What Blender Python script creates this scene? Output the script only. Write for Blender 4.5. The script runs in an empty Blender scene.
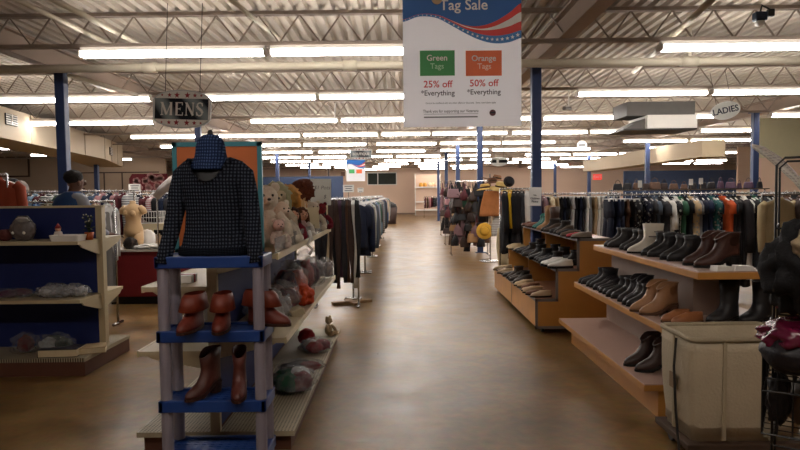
import bpy, bmesh, math, random
from mathutils import Vector, Matrix, noise
R = math.radians
random.seed(7)
SC = bpy.context.scene
COL = SC.collection
# ------------------------------------------------------------------ camera
FPX = 623.0
TH, RO = R(2.8), R(0.65)
CAMP = Vector((0, 0, 1.59))
_f = Vector((0, math.cos(TH), -math.sin(TH)))
_r0 = Vector((1, 0, 0)); _u0 = Vector((0, math.sin(TH), math.cos(TH)))
_r = _r0 * math.cos(RO) - _u0 * math.sin(RO)
_u = _u0 * math.cos(RO) + _r0 * math.sin(RO)
cd = bpy.data.cameras.new('camera'); cam = bpy.data.objects.new('camera', cd); COL.objects.link(cam)
cd.sensor_width = 36; cd.lens = 36 * FPX / 800; cd.clip_start = 0.05; cd.clip_end = 200
M = Matrix.Identity(4)
for i in range(3):
    M[i][0] = _r[i]; M[i][1] = _u[i]; M[i][2] = -_f[i]; M[i][3] = CAMP[i]
cam.matrix_world = M
SC.camera = cam
def ray(px, py):
    return _f + _r * ((px - 400) / FPX) - _u * ((py - 225) / FPX)
def AY(px, py, Y):
    d = ray(px, py); return CAMP + d * (Y / d.y)
def AZ(px, py, z):
    d = ray(px, py); return CAMP + d * ((z - CAMP.z) / d.z)
def PX(px, Y):
    return AY(px, 200, Y).x
# ------------------------------------------------------------------ materials
MATS = {}
def srgb(c):
    if isinstance(c, str):
        c = [int(c[i:i + 2], 16) / 255 for i in (0, 2, 4)]
    return tuple(x / 12.92 if x <= .04045 else ((x + .055) / 1.055) ** 2.4 for x in c)
def mat(name, color, rough=.6, metal=0, var=.12, scale=8, bump=0, bscale=40, spec=.4, coat=0, emit=0, alpha=1, trans=0, sss=0, detail=4):
    if name in MATS: return MATS[name]
    m = bpy.data.materials.new(name); m.use_nodes = True
    nt = m.node_tree; b = nt.nodes['Principled BSDF']
    c = srgb(color)
    b.inputs['Roughness'].default_value = rough; b.inputs['Metallic'].default_value = metal
    b.inputs['Specular IOR Level'].default_value = spec
    if coat: b.inputs['Coat Weight'].default_value = coat
    tc = nt.nodes.new('ShaderNodeTexCoord')
    nz = nt.nodes.new('ShaderNodeTexNoise'); nz.inputs['Scale'].default_value = scale; nz.inputs['Detail'].default_value = detail
    nt.links.new(tc.outputs['Object'], nz.inputs['Vector'])
    mx = nt.nodes.new('ShaderNodeMix'); mx.data_type = 'RGBA'
    mx.inputs[6].default_value = (*[x * (1 - var) for x in c], 1)
    mx.inputs[7].default_value = (*[min(1, x * (1 + var)) for x in c], 1)
    nt.links.new(nz.outputs['Fac'], mx.inputs[0]); nt.links.new(mx.outputs[2], b.inputs['Base Color'])
    if bump:
        n2 = nt.nodes.new('ShaderNodeTexNoise'); n2.inputs['Scale'].default_value = bscale; n2.inputs['Detail'].default_value = 5
        nt.links.new(tc.outputs['Object'], n2.inputs['Vector'])
        bp = nt.nodes.new('ShaderNodeBump'); bp.inputs['Strength'].default_value = bump; bp.inputs['Distance'].default_value = .02
        nt.links.new(n2.outputs['Fac'], bp.inputs['Height']); nt.links.new(bp.outputs['Normal'], b.inputs['Normal'])
    if emit:
        b.inputs['Emission Color'].default_value = (*c, 1); b.inputs['Emission Strength'].default_value = emit
    if alpha < 1: b.inputs['Alpha'].default_value = alpha
    if trans: b.inputs['Transmission Weight'].default_value = trans
    MATS[name] = m; return m
def objmat(name, rough=.8, pattern=None, bump=.3, bscale=120, spec=.3, var=.18):
    """colour taken from the object's own colour"""
    if name in MATS: return MATS[name]
    m = bpy.data.materials.new(name); m.use_nodes = True
    nt = m.node_tree; b = nt.nodes['Principled BSDF']; L = nt.links.new
    b.inputs['Roughness'].default_value = rough; b.inputs['Specular IOR Level'].default_value = spec
    oi = nt.nodes.new('ShaderNodeObjectInfo'); tc = nt.nodes.new('ShaderNodeTexCoord')
    nz = nt.nodes.new('ShaderNodeTexNoise'); nz.inputs['Scale'].default_value = 7; nz.inputs['Detail'].default_value = 5
    L(tc.outputs['Object'], nz.inputs['Vector'])
    mr = nt.nodes.new('ShaderNodeMapRange'); mr.inputs[3].default_value = 1 - var; mr.inputs[4].default_value = 1 + var
    L(nz.outputs['Fac'], mr.inputs[0])
    mul = nt.nodes.new('ShaderNodeMix'); mul.data_type = 'RGBA'; mul.blend_type = 'MULTIPLY'; mul.inputs[0].default_value = 1
    L(oi.outputs['Color'], mul.inputs[6]); L(mr.outputs[0], mul.inputs[7])
    out = mul.outputs[2]
    if pattern:
        mx = nt.nodes.new('ShaderNodeMix'); mx.data_type = 'RGBA'
        if pattern == 'print':
            p = nt.nodes.new('ShaderNodeTexVoronoi'); p.inputs['Scale'].default_value = 22
            L(tc.outputs['Object'], p.inputs['Vector'])
            cr = nt.nodes.new('ShaderNodeMath'); cr.operation = 'LESS_THAN'; cr.inputs[1].default_value = .33
            L(p.outputs['Distance'], cr.inputs[0]); L(cr.outputs[0], mx.inputs[0])
            mx.inputs[7].default_value = (.26, .26, .24, 1)
        elif pattern == 'plaid':
            w1 = nt.nodes.new('ShaderNodeTexWave'); w1.bands_direction = 'Z'; w1.inputs['Scale'].default_value = 6
            w2 = nt.nodes.new('ShaderNodeTexWave'); w2.bands_direction = 'X'; w2.inputs['Scale'].default_value = 6
            L(tc.outputs['Object'], w1.inputs['Vector']); L(tc.outputs['Object'], w2.inputs['Vector'])
            ad = nt.nodes.new('ShaderNodeMath'); ad.operation = 'MULTIPLY'
            L(w1.outputs['Fac'], ad.inputs[0]); L(w2.outputs['Fac'], ad.inputs[1]); L(ad.outputs[0], mx.inputs[0])
            mx.inputs[7].default_value = (.25, .38, .33, 1)
        elif pattern == 'stripe':
            w1 = nt.nodes.new('ShaderNodeTexWave'); w1.bands_direction = 'Z'; w1.inputs['Scale'].default_value = 8
            L(tc.outputs['Object'], w1.inputs['Vector'])
            cr = nt.nodes.new('ShaderNodeMath'); cr.operation = 'GREATER_THAN'; cr.inputs[1].default_value = .6
            L(w1.outputs['Fac'], cr.inputs[0]); L(cr.outputs[0], mx.inputs[0]); mx.inputs[7].default_value = (.6, .6, .58, 1)
        L(out, mx.inputs[6]); out = mx.outputs[2]
    L(out, b.inputs['Base Color'])
    if bump:
        n2 = nt.nodes.new('ShaderNodeTexNoise'); n2.inputs['Scale'].default_value = bscale
        L(tc.outputs['Object'], n2.inputs['Vector'])
        bp = nt.nodes.new('ShaderNodeBump'); bp.inputs['Strength'].default_value = bump; bp.inputs['Distance'].default_value = .01
        L(n2.outputs['Fac'], bp.inputs['Height']); L(bp.outputs['Normal'], b.inputs['Normal'])
    MATS[name] = m; return m
def dots_mat(name, base, dot, pitch, rad, rough=.6, grid_axes='XY', emit=0):
    m = bpy.data.materials.new(name); m.use_nodes = True
    nt = m.node_tree; b = nt.nodes['Principled BSDF']; L = nt.links.new
    b.inputs['Roughness'].default_value = rough
    tc = nt.nodes.new('ShaderNodeTexCoord'); sp = nt.nodes.new('ShaderNodeSeparateXYZ'); L(tc.outputs['Object'], sp.inputs[0])
    sq = []
    for a in grid_axes:
        d = nt.nodes.new('ShaderNodeMath'); d.operation = 'DIVIDE'; d.inputs[1].default_value = pitch; L(sp.outputs[a], d.inputs[0])
        f = nt.nodes.new('ShaderNodeMath'); f.operation = 'FRACT'; L(d.outputs[0], f.inputs[0])
        s = nt.nodes.new('ShaderNodeMath'); s.operation = 'SUBTRACT'; s.inputs[1].default_value = .5; L(f.outputs[0], s.inputs[0])
        q = nt.nodes.new('ShaderNodeMath'); q.operation = 'MULTIPLY'; L(s.outputs[0], q.inputs[0]); L(s.outputs[0], q.inputs[1]); sq.append(q)
    a = nt.nodes.new('ShaderNodeMath'); a.operation = 'ADD'; L(sq[0].outputs[0], a.inputs[0]); L(sq[1].outputs[0], a.inputs[1])
    lt = nt.nodes.new('ShaderNodeMath'); lt.operation = 'LESS_THAN'; lt.inputs[1].default_value = rad * rad; L(a.outputs[0], lt.inputs[0])
    nz = nt.nodes.new('ShaderNodeTexNoise'); nz.inputs['Scale'].default_value = 4; L(tc.outputs['Object'], nz.inputs['Vector'])
    bm_ = nt.nodes.new('ShaderNodeMix'); bm_.data_type = 'RGBA'; c = srgb(base)
    bm_.inputs[6].default_value = (*[x * .8 for x in c], 1); bm_.inputs[7].default_value = (*[x * 1.15 for x in c], 1); L(nz.outputs['Fac'], bm_.inputs[0])
    mx = nt.nodes.new('ShaderNodeMix'); mx.data_type = 'RGBA'
    L(bm_.outputs[2], mx.inputs[6]); mx.inputs[7].default_value = (*srgb(dot), 1)
    L(lt.outputs[0], mx.inputs[0]); L(mx.outputs[2], b.inputs['Base Color'])
    MATS[name] = m; return m
def thin_mat(name, color, tl=.45):
    if name in MATS: return MATS[name]
    m = mat(name, color, .5, var=.02); nt = m.node_tree; L = nt.links.new
    b = nt.nodes['Principled BSDF']; t = nt.nodes.new('ShaderNodeBsdfTranslucent'); t.inputs[0].default_value = (*srgb(color), 1)
    mx = nt.nodes.new('ShaderNodeMixShader'); mx.inputs[0].default_value = tl
    L(b.outputs[0], mx.inputs[1]); L(t.outputs[0], mx.inputs[2]); L(mx.outputs[0], nt.nodes['Material Output'].inputs[0]); return m
def knit_mat(name, base, hi, scale):
    m = bpy.data.materials.new(name); m.use_nodes = True
    nt = m.node_tree; b = nt.nodes['Principled BSDF']; L = nt.links.new
    b.inputs['Roughness'].default_value = .95; b.inputs['Specular IOR Level'].default_value = .1
    tc = nt.nodes.new('ShaderNodeTexCoord')
    w1 = nt.nodes.new('ShaderNodeTexWave'); w1.bands_direction = 'X'; w1.inputs['Scale'].default_value = scale; w1.inputs['Distortion'].default_value = 1.4
    w2 = nt.nodes.new('ShaderNodeTexWave'); w2.bands_direction = 'Z'; w2.inputs['Scale'].default_value = scale * .8; w2.inputs['Distortion'].default_value = 1.4
    for w in (w1, w2): L(tc.outputs['Object'], w.inputs['Vector'])
    mu = nt.nodes.new('ShaderNodeMath'); mu.operation = 'MULTIPLY'; L(w1.outputs['Fac'], mu.inputs[0]); L(w2.outputs['Fac'], mu.inputs[1])
    mx = nt.nodes.new('ShaderNodeMix'); mx.data_type = 'RGBA'; mx.inputs[6].default_value = (*srgb(base), 1); mx.inputs[7].default_value = (*srgb(hi), 1)
    L(mu.outputs[0], mx.inputs[0]); L(mx.outputs[2], b.inputs['Base Color'])
    bp = nt.nodes.new('ShaderNodeBump'); bp.inputs['Strength'].default_value = .8; bp.inputs['Distance'].default_value = .006
    L(mu.outputs[0], bp.inputs['Height']); L(bp.outputs['Normal'], b.inputs['Normal'])
    MATS[name] = m; return m
def plastic_mat(name, tint, amount=.45):
    """crinkled clear plastic film"""
    if name in MATS: return MATS[name]
    m = bpy.data.materials.new(name); m.use_nodes = True
    nt = m.node_tree; L = nt.links.new; b = nt.nodes['Principled BSDF']
    b.inputs['Base Color'].default_value = (*srgb(tint), 1); b.inputs['Roughness'].default_value = .12; b.inputs['Specular IOR Level'].default_value = 1
    tc = nt.nodes.new('ShaderNodeTexCoord')
    nz = nt.nodes.new('ShaderNodeTexNoise'); nz.inputs['Scale'].default_value = 18; nz.inputs['Detail'].default_value = 6; nz.inputs['Distortion'].default_value = 1.5
    L(tc.outputs['Object'], nz.inputs['Vector'])
    mr = nt.nodes.new('ShaderNodeMapRange'); mr.inputs[1].default_value = .35; mr.inputs[2].default_value = .7; mr.inputs[3].default_value = amount * .45; mr.inputs[4].default_value = min(1, amount * 1.9)
    L(nz.outputs['Fac'], mr.inputs[0]); L(mr.outputs[0], b.inputs['Alpha'])
    bp = nt.nodes.new('ShaderNodeBump'); bp.inputs['Strength'].default_value = 1; bp.inputs['Distance'].default_value = .02
    L(nz.outputs['Fac'], bp.inputs['Height']); L(bp.outputs['Normal'], b.inputs['Normal'])
    MATS[name] = m; return m
# ------------------------------------------------------------------ mesh builder
class MB:
    def __init__(s): s.v = []; s.f = []
    def add(s, vs, fs):
        o = len(s.v); s.v += [tuple(v) for v in vs]; s.f += [tuple(i + o for i in f) for f in fs]; return s
    def box(s, x0, x1, y0, y1, z0, z1, M=None):
        vs = [Vector((x, y, z)) for x in (x0, x1) for y in (y0, y1) for z in (z0, z1)]
        if M: vs = [M @ v for v in vs]
        return s.add(vs, [(0, 1, 3, 2), (4, 6, 7, 5), (0, 4, 5, 1), (2, 3, 7, 6), (0, 2, 6, 4), (1, 5, 7, 3)])
    def bar(s, a, b, w, h=None):
        h = h or w; a = Vector(a); b = Vector(b); d = (b - a).normalized()
        up = Vector((0, 0, 1)) if abs(d.z) < .95 else Vector((0, 1, 0))
        x = d.cross(up).normalized(); y = x.cross(d).normalized()
        vs = [p + x * (i * w / 2) + y * (j * h / 2) for p in (a, b) for i, j in ((-1, -1), (1, -1), (1, 1), (-1, 1))]
        return s.add(vs, [(3, 2, 1, 0), (4, 5, 6, 7), (0, 1, 5, 4), (1, 2, 6, 5), (2, 3, 7, 6), (3, 0, 4, 7)])
    def tube(s, pts, r, n=6, caps=True):
        pts = [Vector(p) for p in pts]; rs = r if isinstance(r, (list, tuple)) else [r] * len(pts)
        rings = []; prev = None
        for i, p in enumerate(pts):
            d = (pts[min(i + 1, len(pts) - 1)] - pts[max(i - 1, 0)]).normalized()
            if prev is None:
                up = Vector((0, 0, 1)) if abs(d.z) < .9 else Vector((0, 1, 0)); x = d.cross(up).normalized()
            else:
                x = (prev - d * prev.dot(d)).normalized()
            prev = x; y = d.cross(x)
            rings.append([p + x * (rs[i] * math.cos(2 * math.pi * k / n)) + y * (rs[i] * math.sin(2 * math.pi * k / n)) for k in range(n)])
        return s.loft(rings, caps)
    def loft(s, rings, caps=True, captop=True):
        n = len(rings[0]); vs = [v for r in rings for v in r]; fs = []
        for i in range(len(rings) - 1):
            for k in range(n):
                a = i * n + k; b = i * n + (k + 1) % n; fs.append((a, b, b + n, a + n))
        if caps:
            fs.append(tuple(range(n - 1, -1, -1)))
            if captop: fs.append(tuple(range((len(rings) - 1) * n, len(rings) * n)))
        return s.add(vs, fs)
    def lathe(s, prof, c=(0, 0, 0), n=20, sx=1, sy=1):
        c = Vector(c)
        return s.loft([[c + Vector((r * math.cos(2 * math.pi * k / n) * sx, r * math.sin(2 * math.pi * k / n) * sy, z)) for k in range(n)] for r, z in prof])
    def prism(s, poly, y0, y1, axis='Y'):
        n = len(poly)
        def P(a, b, c):
            return Vector((a, c, b)) if axis == 'Y' else (Vector((c, a, b)) if axis == 'X' else Vector((a, b, c)))
        vs = [P(a, b, y0) for a, b in poly] + [P(a, b, y1) for a, b in poly]
        fs = [tuple(range(n)), tuple(range(2 * n - 1, n - 1, -1))] + [(k, k + n, (k + 1) % n + n, (k + 1) % n) for k in range(n)]
        return s.add(vs, fs)
    def blob(s, c, r, amp=.1, freq=3, seed=0, sub=3, flat=None, M=None):
        bm = bmesh.new(); bmesh.ops.create_icosphere(bm, subdivisions=sub, radius=1)
        c = Vector(c); r = Vector(r); off = Vector((seed * 3.7, seed * 1.3, seed * 2.1)); vs = []
        for v in bm.verts:
            k = 1 + amp * noise.noise(v.co * freq + off) + amp * .5 * noise.noise(v.co * freq * 2.3 + off)
            p = Vector((v.co.x * r.x * k, v.co.y * r.y * k, v.co.z * r.z * k))
            if flat is not None and p.z < -flat * r.z: p.z = -flat * r.z
            if M: p = M @ p
            vs.append(p + c)
        fs = [tuple(v.index for v in f.verts) for f in bm.faces]; bm.free()
        return s.add(vs, fs)
    def ring_star(s, c, r, n=5, inner=.42, y=0, tilt=0):
        c = Vector(c); vs = [c]
        for k in range(2 * n):
            a = math.pi / 2 + tilt + math.pi * k / n; q = r if k % 2 == 0 else r * inner
            vs.append(c + Vector((q * math.cos(a), 0, q * math.sin(a))))
        return s.add(vs, [(0, 1 + k, 1 + (k + 1) % (2 * n)) for k in range(2 * n)])
    def mesh(s, name, m, smooth=False):
        me = bpy.data.meshes.new(name); me.from_pydata(s.v, [], s.f); me.validate()
        bm = bmesh.new(); bm.from_mesh(me); bmesh.ops.recalc_face_normals(bm, faces=bm.faces[:]); bm.to_mesh(me); bm.free()
        if m: me.materials.append(m)
        if smooth: me.polygons.foreach_set('use_smooth', [True] * len(me.polygons))
        return me
    def build(s, name, m, parent=None, smooth=False, bevel=0, sub=0, color=None, loc=None):
        o = bpy.data.objects.new(name, s.mesh(name, m, smooth)); COL.objects.link(o)
        if parent: o.parent = parent
        if loc is not None: o.location = loc
        if bevel:
            b = o.modifiers.new('bevel', 'BEVEL'); b.width = bevel; b.segments = 2; b.limit_method = 'ANGLE'
        if sub:
            b = o.modifiers.new('sub', 'SUBSURF'); b.levels = sub; b.render_levels = sub
        if color: o.color = (*srgb(color), 1)
        return o
LABELS = {}
def tag(o, label, cat, group=None):
    o['label'] = label; o['category'] = cat
    if group: o['group'] = group
    LABELS.setdefault(label, []).append(o.name); return o
def struct(o): o['kind'] = 'structure'; return o
def empty(name, loc, label=None, cat=None, group=None, rz=0):
    o = bpy.data.objects.new(name, None); COL.objects.link(o); o.location = loc; o.rotation_euler = (0, 0, rz); o.empty_display_size = .1
    if label: tag(o, label, cat, group)
    return o
def dup(root, loc=None, rot=None, color=None, label=None, cat=None, group=None, scale=None):
    def cp(o, par):
        c = o.copy(); COL.objects.link(c)
        if par: c.parent = par
        for ch in o.children: cp(ch, c)
        return c
    c = cp(root, None)
    if loc is not None: c.location = loc
    if rot is not None: c.rotation_euler = rot
    if scale is not None: c.scale = scale if isinstance(scale, (tuple, list)) else (scale,) * 3
    if color: c.color = (*srgb(color), 1)
    if label: tag(c, label, cat, group)
    return c
ORD = ['first', 'second', 'third', 'fourth', 'fifth', 'sixth', 'seventh', 'eighth', 'ninth', 'tenth', 'eleventh', 'twelfth', 'thirteenth', 'fourteenth', 'fifteenth', 'sixteenth', 'seventeenth', 'eighteenth', 'nineteenth', 'twentieth']
TENS = {20: 'twenty', 30: 'thirty', 40: 'forty'}
def ordn(i):
    i += 1
    if i <= 20: return ORD[i - 1]
    if i % 10 == 0: return {30: 'thirtieth', 40: 'fortieth'}[i]
    return TENS[i // 10 * 10] + '-' + ORD[i % 10 - 1]
def text(name, body, size, m, parent, loc, rot=(R(90), 0, 0), align='CENTER', bold=0, sx=1, extr=.0008, spacing=1, shear=0):
    cu = bpy.data.curves.new('t', 'FONT'); cu.body = body; cu.size = size; cu.align_x = align; cu.align_y = 'CENTER'
    cu.extrude = extr; cu.offset = bold; cu.space_character = spacing; cu.shear = shear; cu.resolution_u = 3
    ob = bpy.data.objects.new('t', cu); COL.objects.link(ob)
    dg = bpy.context.evaluated_depsgraph_get(); me = bpy.data.meshes.new_from_object(ob.evaluated_get(dg))
    bpy.data.objects.remove(ob); bpy.data.curves.remove(cu)
    me.materials.clear(); me.materials.append(m)
    o = bpy.data.objects.new(name, me); COL.objects.link(o); o.parent = parent; o.location = loc; o.rotation_euler = rot; o.scale = (sx, 1, 1)
    return o
def skin(name, verts, edges, radii, m, parent=None, sub=2, root=0):
    me = bpy.data.meshes.new(name); me.from_pydata(verts, edges, [])
    o = bpy.data.objects.new(name, me); COL.objects.link(o)
    md = o.modifiers.new('skin', 'SKIN'); md.use_smooth_shade = True
    for i, r in enumerate(radii):
        sv = me.skin_vertices[0].data[i]; sv.radius = r if isinstance(r, tuple) else (r, r); sv.use_root = (i == root)
    s2 = o.modifiers.new('sub', 'SUBSURF'); s2.levels = sub; s2.render_levels = sub
    dg = bpy.context.evaluated_depsgraph_get(); me2 = bpy.data.meshes.new_from_object(o.evaluated_get(dg))
    bpy.data.objects.remove(o); bpy.data.meshes.remove(me)
    me2.name = name; me2.materials.clear(); me2.materials.append(m)
    me2.polygons.foreach_set('use_smooth', [True] * len(me2.polygons))
    o = bpy.data.objects.new(name, me2); COL.objects.link(o); o.parent = parent
    return o
# ------------------------------------------------------------------ shared materials
m_ceil = mat('ceiling_paint', 'c2b8aa', .75, var=.1, scale=1.5)
m_joist = mat('joist_paint', '9a8c80', .6, var=.12, scale=3)
m_girder = mat('girder_paint', 'a08c7c', .6, var=.1, scale=2)
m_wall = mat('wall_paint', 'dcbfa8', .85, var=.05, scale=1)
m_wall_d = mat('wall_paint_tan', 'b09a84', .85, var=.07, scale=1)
m_bluewall = mat('blue_partition_paint', '35435f', .7, var=.1)
m_post = mat('blue_post_paint', '2c3b60', .45, var=.1)
m_pipe = mat('cream_pipe_paint', 'c9c0ac', .45, var=.07)
m_white = mat('white_paint', 'e6e4e0', .5, var=.04)
m_tube = mat('fluorescent_tube_glow', 'fff8f2', .3, emit=19)
m_tube_dim = mat('dim_tube_glow', 'fff4ea', .3, emit=12.5)  # weaker emission, tuned to hold down the foreground brightness
m_fix = mat('fixture_white_metal', 'd8d4cc', .4, var=.04)
m_duct = mat('duct_tan_metal', 'c0b096', .6, var=.06, scale=1.2)
m_dark = mat('dark_metal', '22201f', .5, var=.15)
m_chrome = mat('chrome', 'b9b9ba', .22, metal=1, var=.05)
m_wood = mat('honey_wood_laminate', 'bb8442', .42, var=.16, scale=5)
m_woodtop = mat('pale_laminate_top', 'b79a8c', .4, var=.06)
m_greytrim = mat('grey_edge_trim', '76706d', .5, var=.06)
m_shelf = mat('cream_shelf_metal', 'b9ab8c', .45, var=.08, scale=4)
m_peg = dots_mat('perforated_cream_deck', 'a2977f', '3a332a', .022, .26)
m_bluepanel = mat('navy_back_panel', '12225a', .55, var=.12)
m_kick = mat('brown_kick_plate', '5c3a2c', .6, var=.15)
m_black = mat('black_metal', '141415', .45, var=.1)
m_gar = objmat('garment_fabric')
m_gprint = objmat('garment_fabric_print', pattern='print')
m_gplaid = objmat('garment_fabric_plaid', pattern='plaid')
m_gstripe = objmat('garment_fabric_stripe', pattern='stripe')
m_leather = objmat('shoe_leather', rough=.5, bump=.15, bscale=60, spec=.5)
m_sole = objmat('shoe_sole', rough=.7, bump=.1)
m_paper = mat('white_card', 'e8e6e2', .7, var=.03)
m_ink = mat('grey_print', '6c6c70', .8)
m_inkb = mat('black_print', '2a2a2e', .8)
m_hang = mat('white_hanger_plastic', 'd8d6d2', .35, var=.04)
m_plush = objmat('plush_fur', rough=.95, bump=1, bscale=55, spec=.1, var=.3)
m_skin1 = mat('dark_brown_skin', '5d3d2d', .55, var=.06)
m_skin2 = mat('mannequin_tan', 'c9a77c', .45, var=.05)
# ================================================================== SETTING
XL, XR, YB = -22.0, 26.0, 50.0
# floor
fm = bpy.data.materials.new('stained_concrete'); fm.use_nodes = True
nt = fm.node_tree; b = nt.nodes['Principled BSDF']; L = nt.links.new
tc = nt.nodes.new('ShaderNodeTexCoord')
n1 = nt.nodes.new('ShaderNodeTexNoise'); n1.inputs['Scale'].default_value = .9; n1.inputs['Detail'].default_value = 7; n1.inputs['Roughness'].default_value = .65
n2 = nt.nodes.new('ShaderNodeTexNoise'); n2.inputs['Scale'].default_value = 14; n2.inputs['Detail'].default_value = 6
n3 = nt.nodes.new('ShaderNodeTexNoise'); n3.inputs['Scale'].default_value = 3.2; n3.inputs['Detail'].default_value = 8; n3.inputs['Distortion'].default_value = .8
for n in (n1, n2, n3): L(tc.outputs['Object'], n.inputs['Vector'])
cr = nt.nodes.new('ShaderNodeValToRGB'); cr.color_ramp.elements[0].position = .3; cr.color_ramp.elements[1].position = .72
cr.color_ramp.elements[0].color = (*srgb('5f4928'), 1); cr.color_ramp.elements[1].color = (*srgb('947447'), 1)
e = cr.color_ramp.elements.new(.5); e.color = (*srgb('795e3a'), 1)
L(n1.outputs['Fac'], cr.inputs[0])
mx = nt.nodes.new('ShaderNodeMix'); mx.data_type = 'RGBA'; mx.blend_type = 'MULTIPLY'; mx.inputs[0].default_value = .55
cr2 = nt.nodes.new('ShaderNodeValToRGB'); cr2.color_ramp.elements[0].position = .34; cr2.color_ramp.elements[1].position = .58
cr2.color_ramp.elements[0].color = (.42, .36, .3, 1); cr2.color_ramp.elements[1].color = (1, 1, 1, 1)
L(n3.outputs['Fac'], cr2.inputs[0]); L(cr.outputs[0], mx.inputs[6]); L(cr2.outputs[0], mx.inputs[7])
mx2 = nt.nodes.new('ShaderNodeMix'); mx2.data_type = 'RGBA'; mx2.blend_type = 'OVERLAY'; mx2.inputs[0].default_value = .35
L(mx.outputs[2], mx2.inputs[6]); L(n2.outputs['Color'], mx2.inputs[7]); L(mx2.outputs[2], b.inputs['Base Color'])
mr = nt.nodes.new('ShaderNodeMapRange'); mr.inputs[3].default_value = .2; mr.inputs[4].default_value = .5; L(n3.outputs['Fac'], mr.inputs[0]); L(mr.outputs[0], b.inputs['Roughness'])
b.inputs['Specular IOR Level'].default_value = .28
bp = nt.nodes.new('ShaderNodeBump'); bp.inputs['Strength'].default_value = .12; bp.inputs['Distance'].default_value = .01; L(n2.outputs['Fac'], bp.inputs['Height']); L(bp.outputs['Normal'], b.inputs['Normal'])
struct(MB().box(XL, XR, -3, YB, -.1, 0).build('floor', fm))
# ceiling: fluted metal deck
mb = MB(); x = XL; zc = 4.0
prof = []
while x < XR:
    prof += [(x, zc), (x + .075, zc), (x + .095, zc + .06), (x + .15, zc + .06)]
    x += .17
n = len(prof)
mb.add([(p[0], -3, p[1]) for p in prof] + [(p[0], YB, p[1]) for p in prof], [(k, k + 1, k + 1 + n, k + n) for k in range(n - 1)])
ceil = struct(mb.build('ceiling', m_ceil))
struct(MB().box(XL, XR, -3, YB, 4.1, 4.2).build('roof_slab', m_ceil, ceil))
ROWS = [8.25 + 3.75 * i for i in range(11)]
for Y in [ROWS[0] - 3.75] + ROWS:
    mb = MB()
    for z in (3.965, 3.57):
        for dy in (-.03, .03): mb.box(XL, XR, Y + dy - .022, Y + dy + .022, z - .022, z + .022)
    x = XL + .2; k = 0
    while x < XR - .3:
        a, b_ = (3.95, 3.585) if k % 2 == 0 else (3.585, 3.95)
        mb.bar((x, Y, a), (x + .27, Y, b_), .018); x += .27; k += 1
    struct(mb.build('roof_joist', m_joist, ceil))
# girders on the post lines
for xg in (-12.2, -5.38, 2.2, 9.6):
    mb = MB()
    for z0, z1, w in ((3.6, 3.63, .1), (3.63, 3.9, .02), (3.9, 3.93, .1)): mb.box(xg - w, xg + w, -3, YB, z0, z1)
    struct(mb.build('roof_girder', m_girder, ceil))
# walls
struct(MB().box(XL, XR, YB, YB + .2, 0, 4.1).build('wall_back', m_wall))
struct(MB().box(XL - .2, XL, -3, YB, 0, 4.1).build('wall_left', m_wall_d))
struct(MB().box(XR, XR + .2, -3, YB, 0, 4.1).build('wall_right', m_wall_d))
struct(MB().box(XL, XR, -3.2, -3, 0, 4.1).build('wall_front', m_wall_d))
struct(MB().box(XL, XR, YB - .02, YB, 0, .12).build('baseboard_back', mat('baseboard_paint', '8a7462', .6)))
# left partition with seams
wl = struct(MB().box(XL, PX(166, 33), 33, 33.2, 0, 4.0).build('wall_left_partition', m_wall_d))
m_trim = mat('dark_trim', '4a382e', .6)
k = 1
def trim(mb, m=m_trim):
    global k
    o = struct(mb.build('trim_%d' % k, m)); k += 1; return o
mb = MB()
for px in (76, 95, 104, 122): p = AY(px, 172, 32.98); mb.box(p.x - .03, p.x + .03, 32.96, 33, 0, AY(90, 173, 33).z)
p0 = AY(74, 173, 32.98); mb.box(p0.x, PX(160, 33), 32.96, 33, p0.z - .03, p0.z + .03)
trim(mb)
a = AY(-8, 157, 32.97); c = AY(30, 177, 32.97); mb = MB()
mb.box(a.x, c.x, 32.93, 33, a.z - .05, a.z); mb.box(a.x, c.x, 32.93, 33, c.z, c.z + .08); mb.box(c.x - .08, c.x, 32.93, 33, c.z, a.z)
trim(mb)
# blue partitions left of centre and right
def slab(name, px0, px1, pyt, Y, m, th=.1):
    a = AY(px0, pyt, Y); c = AY(px1, pyt, Y)
    return struct(MB().box(a.x, c.x, Y, Y + th, 0, a.z).build(name, m))
slab('wall_left_blue_partition', 258, 343, 177, 36, m_bluewall)
slab('wall_right_blue_partition', 624, 738, 171, 30, m_bluewall)
slab('wall_right_tan_partition', 738, 762, 147, 28.5, m_wall)
slab('wall_right_corner', 757, 860, 118, 19, mat('pale_green_wall', 'c9c3a0', .85, var=.05), .15)
o = slab('wall_right_corner_lower', 757, 860, 158, 18.96, m_wall, .03)
# window on the back wall
a = AY(367, 172.5, YB - .03); c = AY(397, 185, YB - .03)
wf = MB(); t = .07
for x0, x1, z0, z1 in ((a.x, c.x, a.z - t, a.z), (a.x, c.x, c.z, c.z + t), (a.x, a.x + t, c.z, a.z), (c.x - t, c.x, c.z, a.z), ((a.x * .64 + c.x * .36) - t / 2, (a.x * .64 + c.x * .36) + t / 2, c.z, a.z)):
    wf.box(x0, x1, YB - .1, YB, z0, z1)
w = struct(wf.build('window_1', m_fix))
struct(MB().box(a.x + t, c.x - t, YB - .05, YB - .02, c.z + t, a.z - t).build('window_pane', mat('dark_window_glass', '1f231c', .55, var=.5, scale=2, spec=.2), w))
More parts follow.
